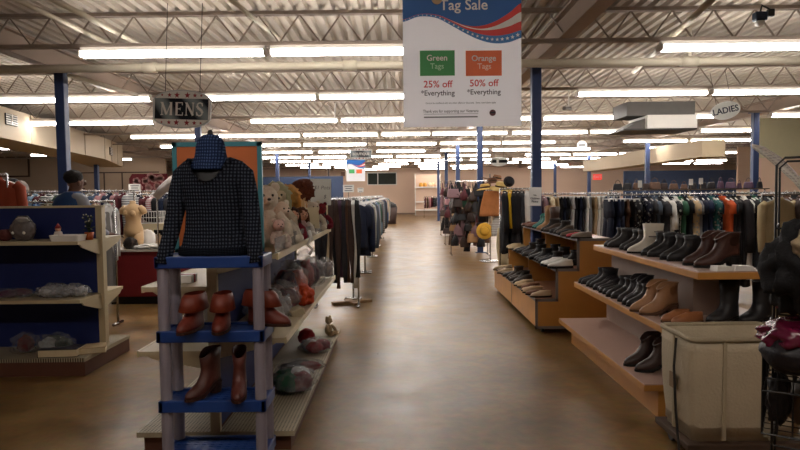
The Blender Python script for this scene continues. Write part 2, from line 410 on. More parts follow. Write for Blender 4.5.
# ------------------------------------------------------------------ posts
POSTS = [(65.5, 10.0), (536, 9.9), (480, 16.8), (458, 23.6), (446.5, 30.4), (438.5, 37), (200, 16.8), (278, 27.4), (310, 36.5), (754, 16.1), (647, 23.6), (589, 31), (555, 38.5), (97.5, 24.2), (329, 44)]
PL = ['blue steel roof post beside the MENS sign at left', 'blue steel post with a white paper notice behind the shoe cabinet', 'blue post directly behind the hat stand', 'blue post behind the accessory racks, nearer of the row', 'blue post behind the accessory racks, middle of the row', 'blue post nearest the wall shelf at the back', 'blue post hidden behind the knit hat and orange board', 'blue post just right of the orange board', 'blue post behind the curly wig', 'dark blue post by the grey netting at right', 'blue post in front of the right blue partition', 'thin blue post right of the exit sign', 'thin blue post against back wall behind jeans rack', 'thin blue post under the tan duct at left', 'thin far post right of the handwritten board, by the back wall']
protop = None
for (px, Y), lab in zip(POSTS, PL):
    x = PX(px, Y)
    t = empty('support_post', (x, Y, 0), lab, 'post', 'blue support posts')
    w = .075 if px != 329 else .06
    MB().box(-w, w, -w, w, 0, 3.6).build('post_shaft', m_post if px != 329 else m_trim, t, bevel=.012)
    MB().box(-.13, .13, -.13, .13, 0, .015).build('base_plate', m_post, t)
    MB().box(-.12, .12, -.12, .12, 3.575, 3.6).build('cap_plate', m_post, t)
# ------------------------------------------------------------------ fluorescent lights
def fixture(x0, x1, Y, lab, m_tube=m_tube):
    c = (x0 + x1) / 2; h = (x1 - x0) / 2
    t = empty('fluorescent_light', (c, Y, 3.43), lab, 'light', 'ceiling fluorescent lights')
    MB().prism([(-.05, .065), (.05, .065), (.04, .12), (-.04, .12)], -h, h, 'X').build('housing', m_fix, t)
    for dy in (-.045, .045): MB().tube([(-h + .03, dy, .03), (h - .03, dy, .028)], .033, 8).build('tube', m_tube, t, smooth=True)
    for s in (-1, 1): MB().box(s * h - .015, s * h + .015, -.09, .09, -.01, .07).build('end_cap', m_fix, t)
    for s in (-.7, .7): MB().tube([(s * h, 0, .12), (s * h, 0, .15)], .012, 5).build('hanger_rod', m_fix, t)
PXROWS = [
    [(84, 267), (272, 455), (659, 842)],
    [(-60, 67.5), (69, 152), (205, 317), (320, 436), (577, 706), (711, 840)],
    [(-20, 68), (70, 154), (251, 338), (341, 431), (460, 540), (543, 634), (637, 727), (770, 855)],
    [(131, 217), (219, 300), (303, 378), (381, 430), (432, 507), (512, 587), (590, 664), (700, 775)],
    [(-20, 28), (30, 48), (160, 230), (235, 300), (303, 366), (376, 436), (440, 500), (502, 555), (623, 687), (690, 752)],
    [(30, 85), (195, 250), (262, 312), (318, 372), (376, 425), (440, 488), (492, 536), (539, 590), (648, 705)],
    [(113, 131), (255, 300), (304, 346), (350, 392), (396, 440), (445, 490), (525, 570), (573, 617), (619, 665), (704, 745)],
    [(270, 310), (313, 352), (384, 420), (424, 462), (470, 508), (512, 550), (560, 600), (662, 700)],
    [(285, 318), (322, 355), (378, 408), (414, 444), (484, 518), (522, 556), (661, 693), (696, 727)],
    [(300, 330), (334, 362), (372, 400), (418, 446), (450, 480), (540, 568), (661, 690), (694, 722)],
    [(345, 388), (420, 447), (452, 478), (528, 556), (560, 588)],
]
for i, (Y, segs) in enumerate(zip(ROWS, PXROWS)):
    for j, (p0, p1) in enumerate(segs):
        a = AY(p0, 120, Y).x; c = AY(p1, 120, Y).x
        if a < XL + .1: a = XL + .1
        if c > XR - .1: c = XR - .1
        if i == 8 and p1 < 140: continue
        fixture(a, c, Y, 'white fluorescent tube light, %s from left in the %s ceiling row' % (ORD[j], ['nearest', 'second', 'third', 'fourth', 'fifth', 'sixth', 'seventh', 'eighth', 'ninth', 'tenth', 'farthest'][i]))
for Y, xs_, nm in ((.9, (-2.9, -.3, 2.3), 'dim row overhead'),):
    for j, x in enumerate(xs_): fixture(x - 1.22, x + 1.22, Y, 'white fluorescent tube light, %s from left in the %s' % (ORD[j], nm), m_tube_dim)

# ------------------------------------------------------------------ pipes
def pipe(name, pts, r, lab, cat='pipe', m=m_pipe, joints=()):
    o = MB().tube(pts, r, 10).build(name, m, smooth=True)
    for j in joints:
        a, c = j; MB().tube([a, c], r * 1.3, 10).build('coupling', m, o, smooth=True)
    tag(o, lab, cat, 'ceiling pipes'); return o
Yp = 9.3; zp = AY(300, 66, Yp).z
pipe('sprinkler_pipe', [(XL, Yp, zp), (XR, Yp, zp)], .06, 'long cream sprinkler main running across under the roof joists', joints=[((AY(350, 66, Yp).x - .1, Yp, zp), (AY(350, 66, Yp).x + .1, Yp, zp)), ((AY(689, 66, Yp).x - .12, Yp, zp), (AY(689, 66, Yp).x + .12, Yp, zp)), ((AY(150, 66, Yp).x - .1, Yp, zp), (AY(150, 66, Yp).x + .1, Yp, zp))])
x = AY(689, 60, Yp).x
pipe('pipe_riser', [(x, Yp, zp + .05), (x, Yp, 3.99)], .035, 'short cream riser pipe standing on the sprinkler main at right')
def branch(px0, py0, px1, py1, lab, r=.028, z=3.75):
    a = AZ(px0, py0, z); c = AZ(px1, py1, z); d = (a - c)
    pipe('branch_pipe', [c - d * .15, a + d * .15], r, lab)
branch(62, 4, 143, 46, 'slanting cream branch pipe above the first light row, upper left', .035)
branch(26, 4, 109, 44, 'slanting cream branch pipe at far upper left corner', .03)
branch(706, 5, 640, 66, 'slanting cream branch pipe by the security lamp, upper right', .04)
branch(235, 3, 285, 44, 'slanting cream branch pipe above the first light row, centre left', .028)
branch(78, 78, 130, 93, 'slanting cream branch pipe left of the MENS sign', .035, 3.45)
# ------------------------------------------------------------------ ducts
def duct(name, pts, h, w, lab, vents=()):
    """pts: list of (x,y,z_bottom,height)"""
    rings = []
    for i, (x, y, z, hh) in enumerate(pts):
        rings.append([Vector((x, y, z)), Vector((x - w, y, z)), Vector((x - w, y, z + hh)), Vector((x, y, z + hh))])
    o = MB().loft(rings).build(name, m_duct); tag(o, lab, 'duct')
    for i in range(len(pts) - 1):
        x0, y0, z0, h0 = pts[i]; x1, y1, z1, h1 = pts[i + 1]; n = max(1, int((y1 - y0) / 1.5))
        for q in range(n):
            t = q / n; X = x0 + (x1 - x0) * t; Y = y0 + (y1 - y0) * t; Z = z0 + (z1 - z0) * t; H = h0 + (h1 - h0) * t
            MB().box(X - .005, X + .012, Y - .012, Y + .012, Z, Z + H).build('seam', mat('duct_seam', '9a8b74', .6), o)
    for (y, z, a, c) in vents:
        i = 0
        while i < len(pts) - 2 and y > pts[i + 1][1]: i += 1
        x0, y0 = pts[i][0], pts[i][1]; x1, y1 = pts[i + 1][0], pts[i + 1][1]; X = x0 + (x1 - x0) * (y - y0) / (y1 - y0)
        MX = Matrix.Translation((X, y, z)) @ Matrix.Rotation(math.atan2(-(x1 - x0), (y1 - y0)), 4, 'Z')
        v = MB().box(-.01, .03, -a, a, -c, c, MX).build('vent', m_dark, o)
        g = MB()
        for q in range(-2, 3): g.box(.03, .04, -a, a, q * c * .4 - .012, q * c * .4 + .012, MX)
        g.box(.03, .045, -.02, .02, -c, c, MX); g.build('louver', m_fix, v)
P0 = AY(-6, 136, 13.9); P1 = AY(105, 159, 21.4); P2 = AY(122, 167, 25.8)
duct('air_duct', [(P0.x - .35, 10.5, P0.z, .7), (P0.x, 13.9, P0.z, .72), (P1.x, 21.4, P1.z, .72), (P2.x, 25.9, P2.z, .9)], .7, 1.3, 'long tan rectangular air duct with two dark vents, upper left', vents=[(14.7, P0.z + .45, .28, .13), (22.7, P1.z + .35, .3, .14)])
a = AY(617, 172, 26); c = AY(725, 158, 21.5)
tp = AY(725, 141, 21.5).z
duct('air_duct', [(c.x, 21.5, c.z + .05, tp - c.z), (AY(690, 160, 23).x, 23, c.z, tp - c.z), (AY(640, 165, 26).x, 26, c.z - .1, .55), (AY(600, 170, 29.5).x, 29.5, c.z - .15, .5)], .6, .8, 'tan air duct with one dark vent behind the right row of lights', vents=[(22.2, c.z + .35, .2, .12)])
# ceiling heater unit right
Yh = 13.6
a = AY(647, 115, Yh); c = AY(697, 128, Yh)
t = empty('ceiling_heater', ((a.x + c.x) / 2, Yh, c.z), 'boxy pale ceiling heating unit with dark underside hung among the lights', 'heater')
hw = (c.x - a.x) / 2; hh = a.z - c.z
MB().box(-hw, hw, -.02, 1.1, 0, hh).build('casing', m_fix, t, bevel=.01)
MB().box(-hw - .5, hw, .0, 1.1, -.03, 0).build('under_panel', m_dark, t)
MB().box(-hw - .4, hw, 0.1, 1.0, hh, hh + .3).build('top_box', mat('heater_grey', '5d5955', .6), t)
MB().prism([(-hw - .5, -.02), (-hw, 0), (-hw, hh * .8)], .1, 1.0, 'Y').build('side_hood', mat('heater_grey', '6f6a66', .6), t)
# security lamp
p = AY(760, 17, 7.7)
t = empty('security_lamp', p, 'dark blue security floodlight fixed to the pipe, upper right', 'lamp')
MB().box(-.07, .07, -.05, .06, -.05, .06).build('lamp_body', mat('navy_enamel', '24364e', .4), t, bevel=.015)
MB().lathe([(.01, -.115), (.045, -.1), (.06, -.07), (.05, -.05)], (0, 0, 0)).build('bulb', m_white, t, smooth=True)
MB().box(.09, .16, -.04, .04, .0, .09).build('sensor', m_dark, t, bevel=.01)
MB().tube([(0, 0, .05), (.02, 0, .14), (.12, 0, .09)], .012).build('bracket', m_dark, t)
p = AY(567, 109, 14.5)
t = empty('security_camera', p, 'small grey security camera under the roof right of the near post', 'camera')
MB().tube([(-.1, -.12, 0), (.1, .1, 0.02)], .045, 10).build('camera_body', m_greytrim, t); MB().tube([(.05, .05, .02), (.05, .05, .9)], .015).build('mount', m_fix, t)
p = AY(337, 126, 14)
t = MB().tube([(-.03, 0, .5), (-.05, 0, .17), (0, 0, .1), (.06, 0, .17), (.0, 0, .22), (-.04, 0, .08), (0, 0, 0)], .016, 6).build('hanging_hook', m_white, loc=p); tag(t, 'white plastic hook hanging below the third light row', 'hook')
# exit sign
p = AY(597.5, 177, 44); t = empty('exit_sign', p, 'small red lit exit sign on the back wall at right', 'sign')
MB().box(-.3, .3, 0, .06, -.2, .2).build('sign_box', mat('exit_red', 'd8433a', .5, emit=.6), t)
text('lettering', 'EXIT', .26, m_paper, t, (0, -.01, 0))
# ================================================================== SIGNS
def banner(px0, px1, pybot, Y, lab, name='sale_banner', big=True, rz=0):
    x0 = AY(px0, pybot, Y).x; x1 = AY(px1, pybot, Y).x; W = x1 - x0; zb = AY((px0 + px1) / 2, pybot, Y).z
    u = W / 408.0                      # metres per drawing unit
    Hh = 560 * u if big else 470 * u
    t = empty(name, ((x0 + x1) / 2, Y, zb), lab, 'banner', rz=rz)
    X = lambda x: (x - 12) * u - W / 2
    Z = lambda y: (437 - y) * u
    MB().box(-W / 2, W / 2, 0, .006, 0, Hh).build('panel', thin_mat('banner_white', 'f6f6f9', .62), t)
    xs = [12, 70, 130, 180, 230, 280, 330, 380, 420]
    C = [[70, 52, 55, 74, 92, 94, 79, 50, 18], [70, 52, 55, 75, 95, 104, 95, 72, 48], [70, 52, 55, 76, 98, 108, 107, 96, 80], [71, 53, 57, 80, 105, 122, 128, 122, 110], [78, 60, 66, 92, 120, 143, 154, 150, 136]]
    def ip(c, x):
        for i in range(len(xs) - 1):
            if x <= xs[i + 1]:
                p = [c[max(0, i - 1)], c[i], c[i + 1], c[min(len(c) - 1, i + 2)]]; s = (x - xs[i]) / (xs[i + 1] - xs[i])
                return .5 * (2 * p[1] + (p[2] - p[0]) * s + (2 * p[0] - 5 * p[1] + 4 * p[2] - p[3]) * s * s + (3 * p[1] - p[0] - 3 * p[2] + p[3]) * s ** 3)
        return c[-1]
    N = 48; gx = [12 + 408 * i / N for i in range(N + 1)]
    mblue = mat('banner_blue', '1f5fa8', .45, var=.04); mred = mat('banner_red', 'd13a36', .45, var=.04)
    def band(lo, hi, m, nm, y):
        mb = MB(); vs = []; fs = []
        for i, g in enumerate(gx):
            a = lo if isinstance(lo, (int, float)) else ip(lo, g); c = ip(hi, g)
            vs += [(X(g), y, Z(a)), (X(g), y, Z(c))]
            if i: fs.append((2 * i - 2, 2 * i, 2 * i + 1, 2 * i - 1))
        mb.add(vs, fs); return mb.build(nm, m, t)
    top = 437 - Hh / u
    band(top, C[0], mblue, 'blue_field', -.002)
    band(C[0], C[1], mred, 'red_ribbon', -.002); band(C[1], C[2], m_paper, 'white_ribbon', -.002); band(C[2], C[3], mred, 'red_ribbon', -.002)
    band(C[3], C[4], mat('banner_star_blue', '3f7dbd', .45, var=.04), 'star_ribbon', -.002)
    if big:
        mb = MB(); g = 22
        while g < 415:
            y = (ip(C[3], g) + ip(C[4], g)) / 2; r = 1.6 + 3.6 * max(0, (g - 60)) / 350
            mb.ring_star((X(g), -.004, Z(y)), r * u * 1.5); g += 13 + r
        mb.build('stars', m_white, t)
    mg = mat('banner_green', '3f9a57', .45, var=.25, scale=3); mo = mat('banner_orange', 'ea6f3d', .45, var=.25, scale=3)
    MB().box(X(70), X(190), -.003, 0, Z(262), Z(176)).build('green_box', mg, t)
    MB().box(X(228), X(352), -.003, 0, Z(264), Z(178)).build('orange_box', mo, t)
    if big:
        tx = lambda body, x, y, s, m, **k: text('lettering', body, s * u, m, t, (X(x), -.005, Z(y)), **k)
        tx('Tag Sale', 222, 24, 50, m_paper, bold=.0012)
        tx('Green', 129, 202, 28, m_paper, bold=.0008); tx('Tags', 129, 230, 26, mat('pale_green_print', 'a9dcb4', .6), bold=.0006)
        tx('Orange', 290, 205, 28, m_paper, bold=.0008); tx('Tags', 292, 232, 26, mat('pale_orange_print', 'ffd2bd', .6), bold=.0006)
        mr = mat('red_print', 'd0383c', .6)
        tx('25% off', 131, 292, 33, mr, bold=.0006); tx('50% off', 290, 290, 33, mr, bold=.0006)
        tx('*Everything', 131, 322, 25, m_inkb, bold=.0003); tx('*Everything', 290, 320, 25, m_inkb, bold=.0003)
        tx('Cannot be combined with any other offers or discounts.  Some restrictions apply', 210, 356, 9, m_ink, sx=.82)
        tx('Thank you for supporting our Veterans', 175, 384, 14, m_inkb, sx=.86)
        MB().box(X(82), X(270), -.004, 0, Z(394), Z(393)).build('rule', m_ink, t)
        MB().box(X(82), X(268), -.004, 0, Z(406), Z(402)).build('fine_print', m_ink, t)
        o = MB().lathe([(0, 0), (11 * u, 0), (11 * u, .003), (0, .003)], n=24).build('emblem', mat('emblem_maroon', '5f3038', .5), t, loc=(X(320), -.001, Z(391))); o.rotation_euler = (R(90), 0, 0)
        e2 = MB().box(-8 * u, 8 * u, -.006, -.004, -2 * u, 3 * u).build('emblem_bar', m_inkb, o); e2.rotation_euler = (R(-90), 0, 0); e2.location = (0, 0, 0)
        o = MB().lathe([(0, 0), (18 * u, 0), (18 * u, .012), (0, .014)], n=20).build('clip', mat('tan_clip', 'b59a78', .5), t, loc=(X(130), -.002, Z(2))); o.rotation_euler = (R(90), 0, 0)
    mb = MB()
    for s in (-.8, .8): mb.tube([(s * W / 2, .003, Hh), (s * W / 2, .003, 3.97 - zb)], .004, 4)
    mb.build('cord', m_fix, t)
    return t
banner(403.8, 521.5, 126.5, 4.8, 'large white hanging sale banner with blue top and starred red ribbon')
banner(346.5, 365.2, 181.3, 16.5, 'small distant copy of the sale banner hanging above the aisle clothes rack', big=False)

def oval_poly(w, h, straight=.42, n=24):
    """sign outline: curved top and bottom, short straight sides"""
    pts = []
    hs = h * straight / 2
    for i in range(n + 1):
        a = math.pi * i / n; pts.append((w / 2 * math.cos(a), hs + (h / 2 - hs) * math.sin(a)))
    for i in range(n + 1):
        a = math.pi + math.pi * i / n; pts.append((w / 2 * math.cos(a), -hs + (h / 2 - hs) * math.sin(a)))
    return pts
def serif(t, w, h):
    H = h * .34; wd = w * .15; x = -w * .355
    for ch in 'MENS':
        mb = MB(); k = [0]
        def st(x0, z0, x1, z1, th):
            a = Vector((x0 * W_, -.008 - k[0] * .0002, (z0 - .5) * H)); b = Vector((x1 * W_, -.008 - k[0] * .0002, (z1 - .5) * H)); k[0] += 1
            d = (b - a).normalized(); q = Vector((-d.z, 0, d.x)) * th * H / 2
            mb.add([a - q, b - q, b + q, a + q], [(0, 1, 2, 3)])
        W_ = wd * (1.35 if ch == 'M' else 1.0 if ch != 'S' else .85)
        T_, t_ = .19, .08
        if ch == 'M':
            st(.1, 0, .1, 1, t_); st(.88, 0, .88, 1, T_); st(.1, .97, .5, .05, T_); st(.5, .05, .88, .97, t_)
            for a in (.1, .88): st(a - .13, .03, a + .13, .03, .06); st(a - .13, .97, a + .1, .97, .06)
        elif ch == 'N':
            st(.1, 0, .1, 1, t_); st(.88, 0, .88, 1, t_); st(.1, .97, .88, .03, T_)
            for a, z in ((.1, .03), (.1, .97), (.88, .97)): st(a - .15, z, a + .15, z, .06)
        elif ch == 'E':
            st(.2, 0, .2, 1, T_); st(.05, .03, .92, .03, .07); st(.05, .97, .88, .97, .07); st(.2, .5, .62, .5, .07)
            st(.9, .0, .9, .24, .07); st(.86, .78, .86, 1, .07); st(.62, .4, .62, .6, .06)
        else:
            P = [(.86, .76), (.8, .9), (.62, .985), (.42, .985), (.22, .9), (.15, .76), (.22, .62), (.42, .54), (.64, .46), (.82, .35), (.86, .22), (.78, .1), (.58, .015), (.36, .015), (.18, .1), (.1, .26)]
            for i in range(len(P) - 1):
                m_ = 5 <= i <= 9; st(*P[i], *P[i + 1], .2 if m_ else .11)
            st(.86, .72, .86, .98, .06); st(.1, .02, .1, .3, .06)
        o = mb.build('lettering', m_paper, t); o.location.x = x; x += W_ * 1.22
def star_sign(px, py, pw, ph, Y, word, lab, rot, tilt, wsize, stars=True):
    c = AY(px, py, Y); w = pw * Y / FPX; h = ph * Y / FPX
    t = empty('hanging_sign', c, lab, 'sign'); t.rotation_euler = (0, R(tilt), R(rot))
    MB().prism(oval_poly(w, h), 0, .02).build('board', mat('sign_silver_rim', 'c9ccce', .35, var=.05), t)
    MB().prism(oval_poly(w * .955, h * .93), -.003, 0).build('face', mat('sign_face', 'ecebe8', .5, var=.03), t)
    hb = h * .27
    m = bpy.data.materials.get('painted_sheen_band') or bpy.data.materials.new('painted_sheen_band')
    if not m.use_nodes:
        m.use_nodes = True; b = m.node_tree.nodes['Principled BSDF']; nt = m.node_tree
        tc = nt.nodes.new('ShaderNodeTexCoord'); wv = nt.nodes.new('ShaderNodeTexWave'); wv.inputs['Scale'].default_value = 1.6; wv.inputs['Distortion'].default_value = 2.5; wv.bands_direction = 'DIAGONAL'
        nt.links.new(tc.outputs['Object'], wv.inputs['Vector']); cr = nt.nodes.new('ShaderNodeValToRGB'); nt.links.new(wv.outputs['Fac'], cr.inputs[0]); nt.links.new(cr.outputs[0], b.inputs['Base Color'])
        cr.color_ramp.elements[0].color = (*srgb('272c37'), 1); cr.color_ramp.elements[0].position = .35; cr.color_ramp.elements[1].color = (*srgb('93a0a5'), 1); b.inputs['Roughness'].default_value = .25  # dark-to-pale diagonal waves paint a reflected sheen into the band colour
    MB().box(-w * .465, w * .465, -.005, 0, -hb, hb).build('dark_band', m, t)
    if word == 'MENS': serif(t, w, h)
    else: text('lettering', word, wsize * h, m_paper, t, (0, -.008, -.002), bold=.006 * h)
    if stars:
        mb = MB(); r = h * .088
        for k, s in ((-.34, .45), (-.21, .75), (-.08, 1), (.10, 1), (.23, .75), (.34, .5)):
            mb.ring_star((k * w, -.005, h * .355 - abs(k) * .0 * h), r * s); mb.ring_star((k * w, -.005, -h * .355), r * s)
        mb.build('stars', mat('star_red', '9c3340', .5), t)
    mb = MB()
    for s in (-.3, .3): mb.tube([(s * w, .01, h * .42), (s * w, .01, h * .42 + max(.2, 3.6 - c.z - h * .4))], .004, 4)
    mb.build('wire', m_dark, t)
star_sign(181.5, 109, 63, 38, 6.6, 'MENS', 'shaped silver MENS sign with red stars hanging at upper left', -12, 3.5, .36)
star_sign(361, 154, 22, 12, 15.5, 'BOUTIQUE', 'small distant starred sign above the small sale banner', 0, 0, .28)
def oval_sign(px, py, pw, ph, Y, word, lab, tilt, m_t, ws, yaw=0):
    c = AY(px, py, Y); w = pw * Y / FPX; h = ph * Y / FPX
    t = empty('hanging_sign', c, lab, 'sign'); t.rotation_euler = (0, R(tilt), R(yaw))
    MB().prism(oval_poly(w, h, 0), 0, .006).build('board', thin_mat('thin_sign_white', 'efefec', .5), t)
    MB().prism(oval_poly(w * .96, h * .92, 0), -.004, -.0005).build('face', thin_mat('thin_sign_white', 'efefec', .5), t)
    if word: text('lettering', word, ws * h, m_t, t, (0, -.007, 0), bold=.008 * h, shear=0)
    mb = MB()
    for s in (-.25, .25): mb.tube([(s * w, .01, h * .4), (s * w, .01, h * .4 + max(.2, 3.6 - c.z - h * .4))], .004, 4)
    mb.build('wire', m_dark, t); return t
oval_sign(725.5, 110.5, 30, 17.5, 10.5, 'LADIES', 'tilted white oval LADIES sign with navy letters, upper right', -12, mat('navy_print', '1c2745', .5), .48)
t = oval_sign(499, 161.5, 19, 9.5, 15, '', 'silver and black oval sign hanging above the hat stand', 0, m_inkb, .4)
mb = MB()
for k, w_ in ((-.3, .03), (-.2, .03), (.1, .05), (.22, .04), (.32, .05)): mb.box(k * .457 - w_, k * .457 + w_, -.006, 0, -.03, .04)
mb.build('dark_print', m_inkb, t)
t = oval_sign(582, 145, 10, 9, 20, '', 'round white sign hanging beyond the blue post at right', 0, m_inkb, .4)
MB().box(-.1, .1, -.006, 0, -.03, .03).build('grey_print', m_ink, t)
# notices
def card(name, px, py, pw, ph, Y, lab, cat='sign', m=m_paper, rows=0, tilt=0, yaw=0, stand=None, th=.004):
    c = AY(px, py, Y); w = pw * Y / FPX; h = ph * Y / FPX
    t = empty(name, c, lab, cat); t.rotation_euler = (0, R(tilt), R(yaw))
    MB().box(-w / 2, w / 2, 0, th, -h / 2, h / 2).build('card', m, t)
    if rows:
        mb = MB()
        for i in range(rows):
            z = h * (.28 - .56 * i / max(1, rows - 1)); q = .36 if i % 2 == 0 else .28
            mb.box(-w * q, w * q, -.002, 0, z - h * .05, z + h * .05)
        mb.build('print', m_ink, t)
    if stand is not None: MB().bar((0, .01, -h / 2), (0, .01, stand - c.z), .012).build('stand', m_chrome, t)
    return t
Yn = 9.9 - .085
t = card('paper_notice', 535, 196.5, 12.4, 18.5, Yn, 'white paper notice taped to the blue post above the shoe cabinet', tilt=2)
for i, (s, q) in enumerate((('No', .035), ('Children', .042), ('Please', .042))): text('lettering', s, q, m_inkb, t, (0, -.003, .02 - .05 * i), bold=.0008)
t = card('handwritten_sign', 320, 192, 22, 26, 6.55, 'pale grey handwritten Pots sign standing behind the wigs', m=thin_mat('pale_grey_card', 'cfcfca', .4), tilt=1, stand=1.237)
text('lettering', '$1 Pots', .055, m_ink, t, (.02, -.003, .045), shear=.2); text('lettering', '$', .055, m_ink, t, (.05, -.003, -.05), shear=.2)
card('price_card', 311.5, 218, 15, 21, 5.6, 'blank cream card leaning among the plush toys', m=mat('cream_card', 'cfc4a4', .7), tilt=-3, stand=1.237)
card('rack_sign', 348.5, 188.5, 11, 7.5, 10.5, 'small white printed sign card above the aisle rack', rows=3, stand=1.5)
card('rack_sign', 360.5, 190, 6, 4.5, 14.2, 'smaller white card farther along the aisle rack', rows=2, stand=1.5)
card('rack_sign', 15, 191.5, 11, 9.5, 9.9, 'white price sign with grey lines at far left beside the rust jacket', rows=3, stand=1.55)
card('rack_sign', 134.5, 188, 12, 8, 13, 'white card on a rack in front of the red wall banner', rows=3, stand=1.55)
card('rack_sign', 701, 181, 4, 6, 11.5, 'tiny white card on the ladies rack, right of the pair', stand=1.6)
card('rack_sign', 691, 182, 4, 6, 11.5, 'tiny white card on the ladies rack, left of the pair', stand=1.6)
card('rack_sign', 640, 184, 4, 7, 11.5, 'tiny white card above the navy trousers on ladies rack', stand=1.6)
card('wall_notice', 418, 187, 6, 5, YB - .03, 'small white notice on the back wall', rows=2)
card('wall_wreath', 343, 174, 4, 4, YB - .03, 'small dark notice panel on back wall left of small banner', m=mat('brown_frame', '8d6a58', .7), rows=0)
card('wall_speaker', 333.5, 182, 5, 5, YB - .05, 'small square black panel on the back wall', 'panel', m=m_dark, th=.04)
# red wall banner with pale shapes
Y = 32.85; a = AY(129, 174, Y); c = AY(168, 192, Y)
t = empty('wall_banner', ((a.x + c.x) / 2, Y, c.z), 'dark red wall banner with pale pink blossoms, left background', 'banner')
w = (c.x - a.x) / 2; h = a.z - c.z
MB().prism([(-w, 0), (w, 0), (w, h), (-w * .85, h), (-w, h * .75)], 0, .03).build('cloth', mat('banner_maroon', '6d2229', .8), t)
mb = MB()
for fx, fz in ((-.62, .6), (-.15, .62), (.12, .85), (.3, .7), (.62, .75), (-.5, .25), (.0, .25), (.45, .3), (.85, .4)):
    for q in range(5): mb.lathe([(0, 0), (.11, 0), (.11, .01), (0, .01)], (fx * w + .11 * math.cos(q * 1.257), fz * h + .11 * math.sin(q * 1.257), 0), 8)
mb.v = [(x, -.012 + z, y) for x, y, z in mb.v]
mb.build('blossoms', mat('blossom_pink', 'b98884', .8), t)

# ================================================================== FIXTURES
def shelf_slab(x0, x1, y0, y1, z, th=.035, lip=True):
    return MB().box(x0, x1, y0, y1, z - th, z)
# --- centre-left gondola (double sided)
GX, GY0, GY1 = -1.16, 3.8, 6.75
g = empty('gondola_shelving', (GX, GY0, 0), 'cream two-sided gondola shelving with blue back panel beside the aisle', 'shelving')
def gl(mb): mb.v = [(x - GX, y - GY0, z) for x, y, z in mb.v]; return mb
gl(MB().box(GX - .012, GX + .012, GY0 + .02, GY1, .14, 1.22)).build('back_panel', m_bluepanel, g)
for y in (GY0, (GY0 + GY1) / 2, GY1): gl(MB().box(GX - .03, GX + .03, y, y + .035, 0, 1.25)).build('upright', m_shelf, g)
gl(MB().box(GX - .46, GX + .46, GY0 + .04, GY1 - .04, 0, .1)).build('kick_plate', m_kick, g)
ym = (GY0 + GY1) / 2
for s in (-1, 1):
    for y0, y1 in ((GY0, ym - .004), (ym + .004, GY1)):
        o = gl(MB().box(min(GX + s * .02, GX + s * .49), max(GX + s * .02, GX + s * .49), y0, y1, .1, .132)).build('base_deck', m_peg, g)
def gshelf(s, z, w0, y0, y1):
    o = gl(MB().box(min(GX + s * .015, GX + s * w0), max(GX + s * .015, GX + s * w0), y0, y1, z - .03, z)).build('shelf', m_shelf, g)
    gl(MB().box(min(GX + s * w0, GX + s * (w0 + .012)), max(GX + s * w0, GX + s * (w0 + .012)), y0, y1, z - .035, z + .004)).build('price_rail', mat('price_rail_cream', 'c4b690', .35), o)
    for y in (y0 + .01, y1 - .03):
        mb = MB(); mb.prism([(GX, z - .03), (GX + s * (w0 - .05), z - .03), (GX + s * (w0 - .08), z - .05), (GX, z - .13)], y, y + .012); gl(mb).build('bracket', m_shelf, o)
    return o
gshelf(1, .715, .44, GY0, GY1); gshelf(-1, .64, .46, GY0, GY1)
top = gshelf(1, 1.235, .40, GY0, GY1); gshelf(-1, 1.04, .42, GY0, GY1)
# clear front fence of the top bin
x = GX + .40
gl(MB().box(x - .012, x - .008, GY0 + .02, GY1 - .02, 1.237, 1.33)).build('clear_fence', mat('clear_acrylic', 'a2a4a8', .15, alpha=.6, spec=.7), top)
# orange board in teal frame at the gondola end
a = AY(172, 142.5, 3.92); c = AY(263, 214, 3.92)
t = empty('framed_board', ((a.x + c.x) / 2, 3.92, 1.237), 'orange board in a teal frame standing behind the knit sweater', 'board')
w = (c.x - a.x) / 2; z1 = a.z - 1.237
MB().box(-w + .02, w - .02, 0, .02, .02, z1 - .02).build('panel', mat('orange_board', 'c9703f', .7, var=.12), t)
m_teal = mat('teal_frame', '3f8796', .5)
for x0, x1, q0, q1 in ((-w, -w + .028, 0, z1), (w - .028, w, 0, z1), (-w, w, z1 - .028, z1), (-w, w, 0, .028)): MB().box(x0, x1, -.006, .024, q0, q1).build('frame_bar', m_teal, t)

# --- blue plastic tiered shelf
BX0, BX1, BY0, BY1 = PX(153, 3.4), PX(262, 3.4), 3.38, 3.64
bx = (BX0 + BX1) / 2; by = (BY0 + BY1) / 2; hw = (BX1 - BX0) / 2; hd = (BY1 - BY0) / 2
m_bp = mat('blue_shelf_plastic', '173878', .4, var=.08); m_leg = mat('smoky_leg_plastic', '8a8490', .35, var=.1, alpha=.85)
B = empty('plastic_shelf_unit', (bx, by, 0), 'blue plastic four-tier shelf with smoky grey legs in the foreground', 'shelf')
for zt in (1.265, .855, .465, .175):
    o = MB(); th = .065
    for x0, x1, y0, y1 in ((-hw, hw, -hd, -hd + .03), (-hw, hw, hd - .03, hd), (-hw, -hw + .03, -hd, hd), (hw - .03, hw, -hd, hd)): o.box(x0, x1, y0, y1, zt - th, zt)
    o.build('tier_rim', m_bp, B, bevel=.006)
    if zt > 1:
        MB().box(-hw + .02, hw - .02, -hd + .02, hd - .02, zt - .02, zt - .008).build('tier_plate', m_bp, B)
    else:   # slotted plate with real holes
        mb = MB(); nx, ny = 11, 6; wx = (2 * hw - .06); wy = (2 * hd - .06)
        for i in range(nx + 1): xx = -hw + .03 + wx * i / nx; mb.box(xx - .014, xx + .014, -hd + .02, hd - .02, zt - .022, zt - .012)
        for j in range(ny + 1): yy = -hd + .03 + wy * j / ny; mb.box(-hw + .02, hw - .02, yy - .014, yy + .014, zt - .0225, zt - .0115)
        mb.build('tier_plate', m_bp, B)
